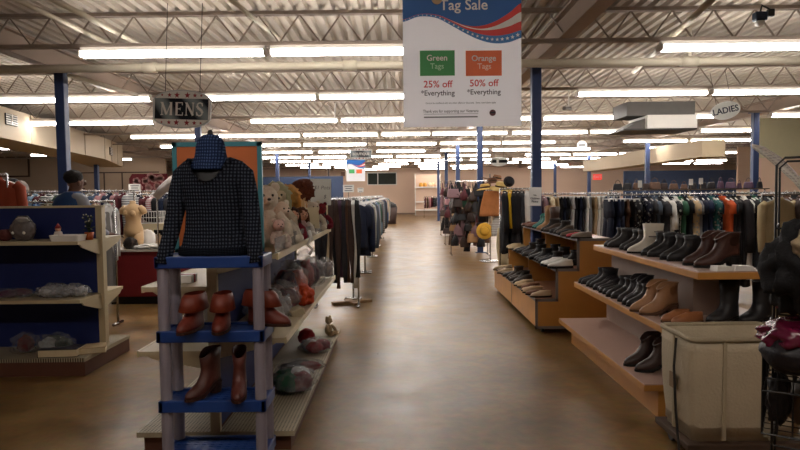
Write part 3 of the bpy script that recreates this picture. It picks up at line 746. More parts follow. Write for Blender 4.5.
for sx in (-1, 1):
    for sy in (-1, 1):
        mb = MB()
        for z0, z1 in ((0, .11), (.175, .4), (.465, .79), (.855, 1.2)): mb.tube([(sx * (hw - .035), sy * (hd - .04), z0), (sx * (hw - .035), sy * (hd - .04), z1)], .032, 12)
        mb.build('leg', m_leg, B, smooth=False)

# --- knit sweater on a black bust, hat
tz = 1.265
bustx = PX(213, 3.5)
bu = empty('mannequin_bust', (bustx, 3.52, tz - .008), 'black bust mannequin wearing the dark knit sweater', 'mannequin')
prof = [(0, .16, .10), (.05, .155, .1), (.2, .125, .085), (.3, .135, .1), (.40, .16, .12), (.47, .165, .11), (.53, .15, .085), (.565, .1, .065), (.58, .055, .05), (.645, .05, .05), (.66, .02, .02)]
def ell(cx, cy, z, a, b, n=28, ph=0): return [Vector((cx + a * math.cos(2 * math.pi * k / n + ph), cy + b * math.sin(2 * math.pi * k / n + ph), z)) for k in range(n)]
MB().loft([ell(0, 0, z, a, b) for z, a, b in prof]).build('torso', mat('black_mannequin', '0e0e12', .55), bu, smooth=True)
bu.scale = (1, 1, .94)
m_knit = knit_mat('black_open_knit', '11151e', '4a505e', 19)
sw = empty('knit_sweater', (bustx, 3.52, tz), 'dark navy open-knit sweater with scoop neck and hanging sleeves, on the bust', 'sweater')
sw.scale = (1, 1, .94); mb = MB(); n = 40; rings = []
for z, a, b in ((0.0, .19, .125), (.012, .2, .13), (.05, .195, .125), (.06, .185, .118), (.15, .165, .11), (.25, .157, .108), (.34, .168, .125), (.42, .182, .135), (.48, .187, .12), (.53, .185, .098), (.556, .165, .08)):
    rings.append(ell(0, 0, z, a, b, n))
# scoop neckline: the front of the upper rings drops to the scoop curve
rings += [ell(0, 0, .574, .12, .07, n), ell(0, 0, .582, .095, .066, n)]
for r in rings:
    for v in r:
        if v.y < 0 and v.z > .42:
            zs_ = .435 + (abs(v.x) / .105) ** 2.4 * .13
            if v.z > zs_:
                v.z = zs_; q = min(1, abs(v.x) / .19); v.y = -.132 * (1 - q ** 2.2) - .012
mb.loft(rings, caps=False); mb.build('sweater_body', m_knit, sw, smooth=True)
for s in (-1, 1):
    pts = [(s * .135, 0, .515), (s * .172, -.0, .478), (s * .194, -.01, .38), (s * .212, -.02, .26), (s * .228, -.05, .14), (s * .245, -.09, .03), (s * .258, -.12, -.045)]
    MB().tube(pts, [.05, .056, .054, .05, .046, .042, .04], 14).build('sleeve', m_knit, sw, smooth=True)
MB().loft([[v * 1.0 for v in ell(0, 0, z, a, b, n)] for z, a, b in ((-.002, .198, .13), (.0, .205, .135), (.025, .206, .137), (.05, .2, .13))], caps=False).build('hem_rib', knit_mat('black_rib_knit', '0c1018', '2a303c', 40), sw, smooth=True)
m_hatk = knit_mat('blue_crochet', '1c2844', '4c6290', 22)
hz = 1.56 + (198 - 168) * 3.5 / FPX * 1.0
ht = empty('knit_hat', (PX(212, 3.5), 3.5, AY(212, 170, 3.5).z), 'blue crochet cloche hat sitting on the black bust', 'hat')
MB().lathe([(.105, 0), (.11, .01), (.1, .045), (.088, .075), (.083, .1), (.08, .13), (.07, .165), (.045, .192), (.012, .2), (0, .2)], n=26, sy=1.0).build('crown', m_hatk, ht, smooth=True)
MB().blob((0, 0, .205), (.016, .016, .02), .1, 3, 1, 2).build('knob', m_dark, ht, smooth=True)
MB().loft([ell(0, 0, z, a, a, 26) for z, a in ((.0, .108), (.015, .114), (.03, .108), (.045, .103))], caps=False).build('rolled_brim', m_hatk, ht, smooth=True)

# --- far-left blue gondola
LX1, LY = -2.83, 5.5
G2 = empty('gondola_shelving', (LX1, LY, 0), 'cream shelving with dark navy back panel at the left edge', 'shelving')
xl = -6.0
def g2(mb): mb.v = [(x - LX1, y - LY, z) for x, y, z in mb.v]; return mb
g2(MB().box(xl, LX1, LY, LY + .92, 0, .13)).build('kick_plate', m_kick, G2, bevel=.004)
g2(MB().box(xl, LX1 + .005, LY - .01, LY + .93, .13, .165)).build('base_deck', m_peg, G2)
g2(MB().box(xl, LX1 - .06, LY + .45, LY + .475, .165, 1.5)).build('back_panel', m_bluepanel, G2)
g2(MB().box(xl, LX1, LY + .44, LY + .485, 1.5, 1.52)).build('top_rail', m_shelf, G2)
for x in (LX1 - .07, LX1 - 1.29, LX1 - 2.5): g2(MB().box(x, x + .06, LY + .43, LY + .5, .165, 1.51)).build('upright', m_shelf, G2)
for z in (1.205, .68):
    for s in (-1, 1):
        y0, y1 = (LY + .03, LY + .45) if s < 0 else (LY + .475, LY + .9)
        o = g2(MB().box(xl, LX1 - .04, y0, y1, z - .03, z)).build('shelf', m_shelf, G2)
        g2(MB().prism([(LY + .46 + s * .01, z - .03), (LY + .46 + s * .4, z - .03), (LY + .46 + s * .36, z - .06), (LY + .46 + s * .01, z - .16)], LX1 - .05, LX1 - .035, 'X')).build('bracket', m_shelf, o)

# --- right stepped shoe display (two-sided pyramid)
DY0, DY1 = 4.26, 6.58
def disp_edge(px, py, z): return AZ(px, py, z)
D = empty('shoe_display_stand', (2.30, DY0, 0), 'honey wood three-tier shoe display with pale shelf tops at right', 'display')
cx = 2.25
for nm, z, hw_, th in (('shelf', .255, .62, .05), ('shelf', .645, .46, .055), ('shelf', 1.035, .255, .055)):
    o = MB().box(-hw_, hw_, 0, DY1 - DY0, z - th, z - .006).build(nm, m_wood, D, bevel=.004)
    MB().box(-hw_ + .003, hw_ - .003, .003, DY1 - DY0 - .003, z - .006, z).build('laminate_top', m_woodtop, o)
MB().box(-.5, .5, .05, DY1 - DY0 - .05, 0, .205).build('plinth', m_wood, D)
MB().box(-.13, .13, .06, DY1 - DY0 - .06, .255, .59).build('core', mat('core_panel', '9c8a80', .6), D)
MB().box(-.08, .24, .44, DY1 - DY0 - .06, .645, .98).build('core', mat('core_panel', '9c8a80', .6), D)

# --- stair-step shoe cabinet with grey trim
CY0, CY1 = 6.98, 10.1
K = empty('shoe_cabinet', (1.5, CY0, 0), 'honey wood stair-step shoe cabinet with grey edging beside the aisle', 'cabinet')
ln = CY1 - CY0; kx = 1.5
steps = [(1.53, .385), (1.76, .725), (2.0, 1.065)]; xr = 2.42
def kk(mb): mb.v = [(x - kx, y - CY0, z) for x, y, z in mb.v]; return mb
prof = [(1.53, .07), (xr, .07), (xr, 1.06), (2.0, 1.06), (2.0, .72), (1.76, .72), (1.76, .38), (1.53, .38)]
for y in (CY0, CY0 + ln / 2 - .01, CY1 - .02): kk(MB().prism(prof, y, y + .02)).build('side_panel', m_wood, K)
kk(MB().box(1.53, 1.55, CY0 + .02, CY1 - .02, .07, .37)).build('front_panel', m_wood, K)
kk(MB().box(1.526, 1.534, CY0 + ln / 2 - .006, CY0 + ln / 2 + .006, .07, .37)).build('panel_joint', m_greytrim, K)
kk(MB().box(2.38, xr, CY0 + .02, CY1 - .02, .07, 1.06)).build('back_panel', m_wood, K)
for i, (x, z) in enumerate(steps):
    o = kk(MB().box(x, xr if i == 2 else 2.38, CY0 + .02, CY1 - .02, z - .022, z - .002)).build('shelf', mat('brown_shelf_top', '7a5038', .45), K)
    kk(MB().box(x - .008, x + .008, CY0 - .004, CY1, z - .025, z + .001)).build('edge_trim', m_greytrim, o)
mb = MB(); w_ = .03
for (x0, z0), (x1, z1) in (((1.53, .07), (1.53, .38)), ((1.53, .38), (1.76, .38)), ((1.76, .38), (1.76, .72)), ((1.76, .72), (2.0, .72)), ((2.0, .72), (2.0, 1.06)), ((2.0, 1.06), (xr, 1.06)), ((1.53, .07), (xr, .07))):
    mb.box(min(x0, x1) - w_ / 2, max(x0, x1) + w_ / 2, CY0 - .006, CY0, min(z0, z1) - w_ / 2, max(z0, z1) + w_ / 2)
kk(mb).build('edge_trim', m_greytrim, K)
for x in (1.62, 2.3):
    for y in (CY0 + .1, CY1 - .1): 
        o = kk(MB().lathe([(.0, -.015), (.034, -.015), (.034, .015), (0, .015)], n=14)); o.v = [(x - kx + c_, y - CY0 + a_, .035 + b_) for (a_, b_, c_) in [(v[0] + kx, v[1] + CY0, v[2]) for v in o.v]]
        o.build('castor', m_dark, K)

# --- canvas laundry cart
F0 = AZ(691, 446, .06)
ca = empty('canvas_cart', (1.665, 3.54, 0), 'worn cream canvas laundry cart on wheels at lower right', 'cart')
m_canvas = mat('dirty_canvas', 'b3a68e', .85, var=.2, scale=3, bump=.25, bscale=60)
cw, cdp, z0, z1 = .64, .43, .12, .735
def rr(x0, x1, y0, y1, z, r=.05, n=5, bulge=0):
    pts = []
    for (cx_, cy_, a0) in ((x1 - r, y1 - r, 0), (x0 + r, y1 - r, 90), (x0 + r, y0 + r, 180), (x1 - r, y0 + r, 270)):
        for i in range(n + 1): a = R(a0 + 90 * i / n); pts.append(Vector((cx_ + r * math.cos(a), cy_ + r * math.sin(a), z)))
    return pts
rings = []
for i in range(9):
    q = i / 8; z = z0 + (z1 - z0) * q; e = -.03 * (1 - q) + .012 * math.sin(q * math.pi)
    rings.append(rr(-e, cw + e, -e, cdp + e, z, .04))
for i in range(5):
    q = i / 4; z = z1 - .01 - (z1 - z0 - .05) * q; rings.append(rr(.02, cw - .02, .02, cdp - .02, z, .035))
MB().loft(rings, caps=True).build('canvas_bag', m_canvas, ca, smooth=True)
MB().tube([v for v in rr(0, cw, 0, cdp, z1, .05)] + [rr(0, cw, 0, cdp, z1, .05)[0]], .016, 8).build('top_hem', mat('canvas_hem', '9c9078', .8, bump=.3), ca, smooth=True)
mb = MB()
for x, y in ((.004, .22), (cw * .72, -.012), (cw * .3, -.012)): mb.box(x - .01, x + .01, y + .002 if y < 0 else y - .01, y + .012 if y < 0 else y + .01, z0 + .03, z1)
mb.build('seam_strip', mat('canvas_seam', 'a5987f', .85), ca)
MB().box(.42, .47, -.014, -.006, .17, .25).build('patch', mat('grey_patch', '8f8774', .8), ca)
MB().box(-.02, -.012, .16, .24, .4, .49).build('stencil_mark', mat('faded_print', '8a7358', .8), ca)
MB().box(-.02, cw + .02, -.02, cdp + .02, .09, .13).build('base_board', mat('cart_base', '4a382b', .7), ca, bevel=.006)
for x in (.06, cw - .06):
    for y in (.06, cdp - .06):
        o = MB().lathe([(0, -.014), (.042, -.014), (.045, 0), (.042, .014), (0, .014)], n=16); o.v = [(x + c_, y + a_, .045 + b_) for a_, b_, c_ in o.v]
        w_ = o.build('wheel', m_dark, ca); MB().box(x - .022, x + .022, y - .02, y + .02, .06, .09).build('wheel_fork', m_chrome, w_)
MB().tube([(-.02, .15, z1 - .02), (-.045, .12, .55), (-.05, .08, .3), (-.06, 0, .06), (-.08, -.1, .012), (-.06, -.24, .01)], .008, 6).build('pull_strap', m_dark, ca)

# --- red counter at left
RY = 9.2
a = AY(107, 250, RY); c = AY(165, 250, RY)
rc = empty('red_counter', (a.x, RY, 0), 'dark red counter with black kick base behind the left shelving', 'counter')
wd = 1.75
MB().box(0, wd, 0, .6, .12, a.z - .03).build('counter_body', mat('dark_red_laminate', '6f1c1f', .5), rc)
MB().box(-.02, wd + .02, -.02, .62, a.z - .03, a.z).build('counter_top', mat('counter_white', 'b6aea4', .5), rc)
MB().box(.02, wd - .02, .04, .56, 0, .12).build('kick_base', m_black, rc)
# --- beige shelf unit behind counter
Ys = 10.2; p = AY(139, 224, Ys); q = AY(175, 233, Ys)
sh = empty('low_shelf_unit', (p.x, Ys, 0), 'low cream shelf unit behind the red counter', 'shelf')
MB().box(0, 1.6, 0, .5, p.z - .1, p.z).build('shelf_top', m_shelf, sh)
for x in (0, 1.55): MB().box(x, x + .05, .02, .48, 0, p.z - .1).build('upright', m_shelf, sh)
MB().box(0.05, 1.55, .02, .48, .4, .43).build('shelf', m_shelf, sh)
# --- shelf on back wall
a = AY(415, 186, 46.2); c = AY(441, 209, 46.2)
ws = empty('storage_shelf_unit', (a.x, 46.2, 0), 'white two-shelf unit against the far back wall', 'shelf')
w = c.x - a.x
for z in (AY(420, 186, 46.2).z - .05, AY(420, 196, 46.2).z - .4, .45): MB().box(0, w, 0, .6, z - .08, z).build('shelf', m_white, ws)
for x in (0, w - .06): MB().box(x, x + .06, .5, .6, 0, a.z + .9).build('upright', m_white, ws)
MB().box(0, w, .6, .63, 0, a.z + .9).build('back_panel', m_wall, ws)
zt = AY(420, 186, 46.2).z - .05
for i, (dx, cl) in enumerate(((.45, 'd8a24a'), (.75, 'c98f3e'), (1.1, 'e0c9a8'), (1.35, 'd9b48f'))):
    o = MB().lathe([(0, 0), (.14, 0), (.17, .12), (.12, .26), (.08, .3), (0, .3)], n=14).build('vase', objmat('glazed_pottery', .4), smooth=True, color=cl, loc=(a.x + dx, 46.45, zt)); tag(o, ['amber vase', 'darker amber vase', 'cream vase', 'pale tan vase'][i] + ' on the white back wall shelf, %s from left' % ORD[i], 'vase')
# ================================================================== GARMENTS
def sup(a, b, th, p=.7):
    c, s = math.cos(th), math.sin(th)
    return a * math.copysign(abs(c) ** p, c), b * math.copysign(abs(s) ** p, s)
def garment(kind, seed):
    rnd = random.Random(seed); mb = MB(); n = 28
    fold = rnd.uniform(4, 7); ph = rnd.uniform(0, 6)
    def body(levels, amp=.018):
        rings = []; z0 = levels[0][0]; z1 = levels[-1][0]
        for z, a, b in levels:
            q = (z0 - z) / (z0 - z1 + 1e-6); r = []
            for k in range(n):
                t = 2 * math.pi * k / n; x, y = sup(a, b, t)
                y += amp * q * math.sin(fold * x / .2 * 2 + ph) + .012 * q * math.sin(ph + 3 * z); x += .01 * q * math.sin(4 * z + ph)
                r.append(Vector((x, y, z + (.02 * math.sin(5 * x / .2 + ph) * q if z == z1 else 0))))
            rings.append(r)
        mb.loft(rings)
    if kind in ('shirt', 'jacket', 'coat', 'dress', 'tee', 'blouse'):
        Ln = {'shirt': .74, 'jacket': .72, 'coat': 1.12, 'dress': 1.08, 'tee': .68, 'blouse': .66}[kind] * rnd.uniform(.95, 1.06)
        fl = {'dress': .06, 'coat': .03}.get(kind, .0); tk = {'jacket': .05, 'coat': .05}.get(kind, .032)
        lv = [(-.055, .05, .03), (-.075, .08, .034), (-.1, .15, tk), (-.125, .2, tk), (-.17, .215, tk + .004), (-.3, .205, tk + .012), (-.45, .2, tk + .012)]
        z = -.45; m = 5
        for i in range(1, m + 1): zz = -.45 - (Ln - .45) * i / m; lv.append((zz, .2 + fl * i / m + .008 * i / m, tk + .014 + fl * .3 * i / m))
        body(lv)
        if kind not in ('dress',):
            sl = {'tee': .24, 'blouse': .3}.get(kind, .56); sr = .052 if kind in ('jacket', 'coat') else .044
            for s in (-1, 1):
                d = rnd.uniform(-.02, .02)
                P = [(s * .17, 0, -.125), (s * .215, 0, -.16), (s * .235, d, -.16 - sl * .35), (s * .24, d * 1.5, -.16 - sl * .7), (s * .238, d * 2, -.16 - sl)]
                mb.tube(P, [sr * 1.1, sr * 1.15, sr * 1.05, sr * .95, sr * .85], 10)
        else:
            for s in (-1, 1): mb.tube([(s * .16, 0, -.125), (s * .21, 0, -.16), (s * .225, 0, -.26)], [.045, .045, .04], 8)
        # collar
        mb.tube([(.05 * math.cos(t), -.03 * math.sin(t) - .004, -.052 - .025 * max(0, math.sin(t))) for t in [i * math.pi / 6 for i in range(13)]], .012, 6)
    elif kind == 'trousers':
        body([(-.07, .17, .025), (-.1, .175, .03), (-.2, .18, .036), (-.3, .185, .04)], .006)
        for s in (-1, 1):
            lv = []; 
            for i in range(8):
                q = i / 7; z = -.27 - q * .78; r = []
                for k in range(14):
                    t = 2 * math.pi * k / 14; r.append(Vector((s * (.09 + .012 * q) + (.088 - .018 * q) * math.cos(t), (.034 + .004 * math.sin(6 * q + ph)) * math.sin(t) + .01 * math.sin(5 * q + ph), z)))
                lv.append(r)
            mb.loft(lv)
    elif kind == 'strip':
        Ln = rnd.uniform(1.08, 1.3); lv = []
        for i in range(14):
            q = i / 13; z = -.03 - q * Ln; r = []; w = .034 + .012 * math.sin(7 * q + ph)
            for k in range(10):
                t = 2 * math.pi * k / 10; x, y = sup(w, .014, t); r.append(Vector((x + .012 * math.sin(4 * q + ph), y + .008 * math.sin(9 * q + ph), z)))
            lv.append(r)
        mb.loft(lv)
    return mb
HANG = None
def hanger_mesh(kind):
    mb = MB(); r = .012
    hook = [(-.012, 0, -.02), (-.022, 0, -.005), (-.016, 0, .012), (0, 0, .018), (.016, 0, .01), (.018, 0, -.01), (.006, 0, -.03), (0, 0, -.06)]
    mb.tube(hook, .0035, 5)
    if kind == 'trousers':
        mb.tube([(-.16, 0, -.068), (.16, 0, -.068)], .008, 6)
        for s in (-1, 1): mb.box(s * .13 - .02, s * .13 + .02, -.03, .03, -.095, -.06)
    elif kind == 'strip': pass
    else:
        mb.tube([(-.2, 0, -.118), (-.1, 0, -.082), (0, 0, -.055), (.1, 0, -.082), (.2, 0, -.118)], .009, 6)
        mb.tube([(-.2, 0, -.118), (.2, 0, -.122)], .005, 5)
    return mb
GM = {}
def gproto(kind, seed, m):
    key = (kind, seed, m.name)
    if key not in GM:
        HM = GM.setdefault(('h', kind), hanger_mesh(kind).mesh('hanger', m_hang, True))
        GM[key] = (garment(kind, seed).mesh(kind, m, True), HM)
    return GM[key]
ARC = {'shirt': 'long-sleeved shirt', 'jacket': 'jacket', 'coat': 'long coat', 'dress': 'dress', 'tee': 'short-sleeved top', 'blouse': 'short-sleeved blouse', 'trousers': 'trousers', 'strip': 'scarf'}
OBN = {'shirt': 'long_sleeved_shirt', 'tee': 'short_sleeved_top', 'strip': 'scarf', 'coat': 'long_coat'}
CN = {'black': '17171b', 'near-black': '201d20', 'navy': '1d2740', 'dark navy': '151b2e', 'blue': '31608f', 'light blue': '7d9cb5', 'grey': '7c7d80', 'light grey': 'b3b2b0', 'charcoal': '34353a', 'white': 'dcdad5', 'cream': 'd3c4a2', 'beige': 'b39a78', 'brown': '5a4031', 'dark brown': '362620', 'maroon': '58222a', 'red': 'a32c2c', 'orange': 'c4552a', 'olive': '5c5a3c', 'green': '2f5a44', 'teal': '2c5c5c', 'plum': '4a3347', 'mauve': '84656a', 'yellow': 'cfa51f', 'tan': 'a07a52', 'pink': 'b8868a', 'denim blue': '4c5c74', 'slate': '566271'}
def hang(kind, col, loc, rz, label, group, pat=None, seed=None, scale=1, cat=None):
    m = {'print': m_gprint, 'plaid': m_gplaid, 'stripe': m_gstripe, None: m_gar}[pat]
    s = seed if seed is not None else random.randrange(4)
    gm, hm = gproto(kind, s, m)
    o = bpy.data.objects.new(OBN.get(kind, kind), gm); COL.objects.link(o); o.location = loc; o.rotation_euler = (0, 0, R(rz)); o.scale = (scale,) * 3
    o.color = (*srgb(CN[col]), 1)
    h = bpy.data.objects.new('hanger', hm); COL.objects.link(h); h.parent = o
    tag(o, label, cat or ARC[kind].split()[-1], group); return o
def rack(x0, y0, x1, y1, z, lab, feet=True, group='chrome clothes racks'):
    t = empty('clothes_rack', (x0, y0, 0), lab, 'clothes rack', group); d = Vector((x1 - x0, y1 - y0, 0)); p = Vector((-d.y, d.x, 0)).normalized()
    MB().tube([(0, 0, z), d + Vector((0, 0, z))], .016, 8).build('rail', m_chrome, t, smooth=True)
    for e in (Vector((0, 0, 0)), d):
        MB().tube([e, e + Vector((0, 0, z))], .014, 8).build('upright', m_chrome, t, smooth=True)
        MB().tube([e + p * -.13 + Vector((0, 0, .02)), e + p * .13 + Vector((0, 0, .02))], .018, 8).build('foot', m_chrome, t, smooth=True)
    return t
# ---- long aisle rack, left of the aisle
AX = -.72; zr = 1.545
rack(-1.2, 8.8, -.6, 8.8, 1.53, 'chrome scarf stand with a wooden foot at the near end of aisle rack')
strips = [('black', 'black'), ('near-black', 'black'), ('black', 'black'), ('cream', 'cream'), ('dark brown', 'dark brown'), ('black', 'black'), ('dark brown', 'dark brown'), ('plum', 'plum'), ('near-black', 'black'), ('brown', 'brown'), ('dark brown', 'dark brown'), ('white', 'white'), ('black', 'black')]
for i, (c, nm) in enumerate(strips):
    hang('strip', c, (-1.17 + .0475 * i, 8.79 + (.012 if i % 2 else -.012), 1.545), 0, 'long %s scarf, %s from left on the scarf stand by the aisle' % (nm, ordn(i)), 'scarves on the stand', seed=i % 5)
pals = ['navy', 'black', 'charcoal', 'grey', 'dark navy', 'light grey', 'olive', 'black', 'blue', 'white', 'brown', 'maroon', 'tan', 'denim blue', 'near-black', 'slate', 'beige', 'green', 'pink', 'light blue']
first = [('tee', 'dark navy', None), ('shirt', 'navy', None), ('tee', 'blue', None), ('shirt', 'light grey', None), ('shirt', 'charcoal', None), ('tee', 'black', None), ('shirt', 'olive', None), ('shirt', 'light grey', None), ('jacket', 'black', None)]
near_names = ['nearest', 'second', 'third', 'fourth', 'farthest']
for r_, y0 in enumerate((9.4, 12.7, 16.0, 19.3, 22.6)):
    rack(AX, y0, AX, y0 + 3.1, 1.53, 'chrome rail of the %s rack in the long row left of the aisle' % near_names[r_])
    ng = [26, 24, 22, 20, 18][r_]
    for i in range(ng):
        if r_ == 0 and i < len(first): kd, c, pt = first[i]
        else:
            kd = random.choice(['shirt', 'shirt', 'tee', 'jacket', 'shirt', 'blouse']); c = random.choice(pals); pt = random.choice([None, None, None, 'stripe', 'plaid'])
        nm = c + (' striped' if pt == 'stripe' else ' plaid' if pt == 'plaid' else '')
        hang(kd, c, (AX + random.uniform(-.03, .03), y0 + .1 + 2.9 * i / (ng - 1), zr), random.uniform(-9, 9), '%s %s, %s from the front of the %s aisle rack' % (nm, ARC[kd], ordn(i), near_names[r_]), 'garments on the long row left of the aisle', pt, scale=random.uniform(1.06, 1.22))
def rackrow(tag_, x0, y0, x1, y1, z, n, items, where, rz, group, kinds=('shirt', 'blouse', 'jacket'), cols=pals, jit=8):
    rack(x0, y0, x1, y1, z - .015, 'chrome rail holding the garments of the ' + where)
    for i in range(n):
        if items and i < len(items): kd, c, pt = items[i]
        else: kd = random.choice(kinds); c = random.choice(cols); pt = random.choice([None, None, None, 'stripe', 'print'])
        q = (i + .6) / (n + .2)
        nm = c + (' striped' if pt == 'stripe' else ' plaid' if pt == 'plaid' else ' printed' if pt == 'print' else '')
        hang(kd, c, (x0 + (x1 - x0) * q, y0 + (y1 - y0) * q, z), rz + random.uniform(-jit, jit), '%s %s, %s from %s of the %s' % (nm, ARC[kd], ordn(i), tag_, where), group, pt)
rackrow('front', -2.15, 9.0, -2.15, 12.4, 1.6, 18, None, 'rack behind the wigs', 0, 'garments on the rack behind the wigs')
rackrow('front', -2.3, 13.0, -2.3, 17.5, 1.66, 18, None, 'second rack behind the wigs', 0, 'garments on the second rack behind the wigs')
# ---- left background racks
rackrow('left', -5.5, 7.75, -3.55, 7.75, 1.56, 13, [('coat', 'grey', None)] * 0 + [(random.choice(['shirt', 'jacket']), random.choice(pals), None) for _ in range(9)] + [('jacket', 'brown', None), ('jacket', 'beige', None), ('shirt', 'beige', None), ('shirt', 'light grey', None)], 'rack behind the navy-backed shelving', 90, 'garments behind the navy-backed shelving')
hang('coat', 'grey', AY(99, 203, 7.6), 84, 'long grey coat hanging at the right end of the navy-backed shelving', None, seed=2, scale=1.15).color = (*srgb('625e5b'), 1)
rackrow('left', -7.2, 10.8, -4.6, 10.8, 1.72, 22, None, 'rack behind the man in blue', 90, 'garments on the tall rack behind the man')
lst = [('shirt', 'cream', None), ('shirt', 'slate', None), ('jacket', 'dark navy', None), ('shirt', 'maroon', None), ('shirt', 'pink', 'stripe'), ('jacket', 'black', None), ('shirt', 'navy', None), ('shirt', 'charcoal', None)]
rackrow('left', -5.1, 11.6, -2.9, 11.6, 1.66, 20, lst, 'rack behind the red counter', 90, 'garments behind the red counter')
rackrow('left', -8.6, 14.6, -4.9, 14.6, 1.75, 24, None, 'far left background rack', 90, 'garments on the far left background rack')
o = hang('jacket', 'orange', AY(-4, 176, 7.0) + Vector((0, 0, .03)), 20, 'rust orange jacket hung high at the left edge of the view', None, seed=1, scale=1.05)
o.color = (*srgb('8a3a22'), 1)
rack(PX(-25, 7.0), 7.0, PX(8, 7.0), 7.0, o.location.z - .015, 'chrome rack at the left edge carrying the rust jacket')
# ---- ladies rack, right
LYr = 9.3; zl = AY(690, 193, LYr).z
pxs = [(613, 'trousers', 'dark navy', None), (619, 'trousers', 'navy', None), (625, 'trousers', 'dark navy', None), (631, 'trousers', 'brown', None), (637, 'trousers', 'charcoal', None), (642, 'dress', 'black', 'print'), (648, 'dress', 'dark navy', 'print'), (654, 'dress', 'charcoal', None), (660, 'dress', 'slate', None), (665, 'dress', 'charcoal', None), (670, 'blouse', 'white', None), (675, 'dress', 'black', 'print'), (680, 'dress', 'white', 'print'), (685, 'dress', 'green', None), (690, 'dress', 'black', None), (695, 'dress', 'beige', 'print'), (700, 'dress', 'grey', None), (706, 'dress', 'dark navy', None), (711, 'dress', 'navy', None), (716, 'dress', 'teal', 'print'), (721, 'dress', 'dark navy', 'print'), (727, 'dress', 'orange', None), (733, 'dress', 'charcoal', None), (738, 'dress', 'black', None), (743, 'coat', 'near-black', None), (748, 'dress', 'white', None), (753, 'dress', 'black', None), (758, 'dress', 'green', 'plaid'), (764, 'dress', 'black', None), (770, 'jacket', 'charcoal', None), (776, 'coat', 'black', None), (784, 'jacket', 'grey', None), (792, 'coat', 'brown', None), (800, 'coat', 'black', None)]
rack(PX(608, LYr), LYr, PX(812, LYr), LYr, zl - .015, 'long chrome rail of the ladies rack behind the boot display')
for i, (px, kd, c, pt) in enumerate(pxs):
    nm = c + (' plaid' if pt == 'plaid' else ' printed' if pt == 'print' else '')
    hang(kd, c, (PX(px, LYr) - .08, LYr + random.uniform(-.02, .02), zl), 90 + random.uniform(-12, 6), '%s %s, %s from left of the ladies rack behind the boots' % (nm, ARC[kd], ordn(i)), 'garments on the ladies rack', pt, scale=random.uniform(1.12, 1.25))
TY = 11.6; zt_ = AY(570, 193, TY).z
tr = [('jacket', 'mauve', None), ('trousers', 'near-black', None), ('shirt', 'cream', None), ('trousers', 'beige', None), ('trousers', 'black', None), ('trousers', 'dark navy', None), ('trousers', 'black', None), ('trousers', 'light grey', None), ('trousers', 'black', None), ('trousers', 'dark navy', None), ('trousers', 'near-black', None), ('trousers', 'white', None), ('trousers', 'grey', None), ('trousers', 'beige', None), ('trousers', 'white', None), ('trousers', 'light grey', None), ('trousers', 'denim blue', None), ('trousers', 'denim blue', None), ('trousers', 'slate', None), ('trousers', 'charcoal', None)]
rackrow('left', PX(541, TY), TY, PX(618, TY), TY, zt_, len(tr), tr, 'trouser rack behind the shoe cabinet', 90, 'trousers behind the shoe cabinet')
# beige jacket in front
o = hang('jacket', 'cream', AY(779, 194, 7.4), 6, 'cream jacket hanging in front of the right end of the ladies rack', None, seed=2, scale=.95)
o.color = (*srgb('c2b08a'), 1)
hang('coat', 'dark brown', AY(800, 193, 7.5), 60, 'dark brown coat right of the cream jacket behind the wire rack', None, seed=1)
p = AY(762, 193, 7.4); q = AY(812, 193, 7.4); rack(p.x, 7.4, q.x, 7.4, p.z - .017, 'short chrome rail holding the cream jacket at right')
# rack beside hat stand
HY = 11.3; hx = [(504, 'coat', 'black'), (509, 'shirt', 'yellow'), (513, 'coat', 'black'), (517, 'coat', 'near-black'), (521, 'jacket', 'charcoal'), (526, 'coat', 'white'), (531, 'coat', 'black')]
zh = AY(515, 188, HY).z
rack(PX(500, HY), HY, PX(535, HY), HY, zh - .015, 'short chrome rail beside the hat stand')
for i, (px, kd, c) in enumerate(hx): hang(kd, c, (PX(px, HY) + .02, HY, zh), 78, '%s %s, %s from left on the short rail beside the hat stand' % (c, ARC[kd], ordn(i)), 'garments beside the hat stand', scale=1.1 if kd == 'coat' else 1)
# ---- shelf with dark hats and bags above the ladies rack, background
SYr = 12.2; zs = AY(690, 189, SYr).z
a = PX(612, SYr); c = PX(765, SYr)
t = empty('top_shelf', (a, SYr, 0), 'long chrome shelf topped with dark handbags behind the ladies rack', 'shelf')
MB().box(0, c - a, -.15, .2, zs - .02, zs).build('shelf_board', m_chrome, t)
for x in (0, (c - a) / 2, c - a): MB().tube([(x, .02, 0), (x, .02, zs - .02)], .016).build('upright', m_chrome, t)
def handbag_mesh(seed):
    rnd = random.Random(seed); w = rnd.uniform(.11, .15); h = rnd.uniform(.13, .2); mb = MB(); rings = []
    for i in range(7):
        q = i / 6; r = []
        for k in range(18):
            t_ = 2 * math.pi * k / 18; x, y = sup(w * (1 - .22 * q ** 2) * (1 if q > 0 else .96), .05 * (1 - .6 * q), t_, .5); r.append(Vector((x, y + .006 * math.sin(5 * x / w + seed), h * q)))
        rings.append(r)
    mb.loft(rings); st = MB().tube([(-w * .55, 0, h * .95), (-w * .4, 0, h * 1.4), (0, .0, h * 1.6), (w * .4, 0, h * 1.4), (w * .55, 0, h * .95)], .008, 6)
    return mb, st
m_bag = objmat('bag_leather', .5, bump=.3, bscale=50, spec=.4)
BAGM = []
for s in range(4):
    mb, st = handbag_mesh(s); BAGM.append((mb.mesh('handbag', m_bag, True), st.mesh('strap', m_bag, True)))
def bag(loc, rz, col, lab, grp, s=None, scale=1, tilt=0):
    gm, sm = BAGM[s if s is not None else random.randrange(4)]
    o = bpy.data.objects.new('handbag', gm); COL.objects.link(o); o.location = loc; o.rotation_euler = (R(tilt), 0, R(rz)); o.scale = (scale,) * 3; o.color = (*srgb(CN.get(col, col)), 1)
    h = bpy.data.objects.new('strap', sm); COL.objects.link(h); h.parent = o; h.color = o.color
    tag(o, lab, 'handbag', grp); return o
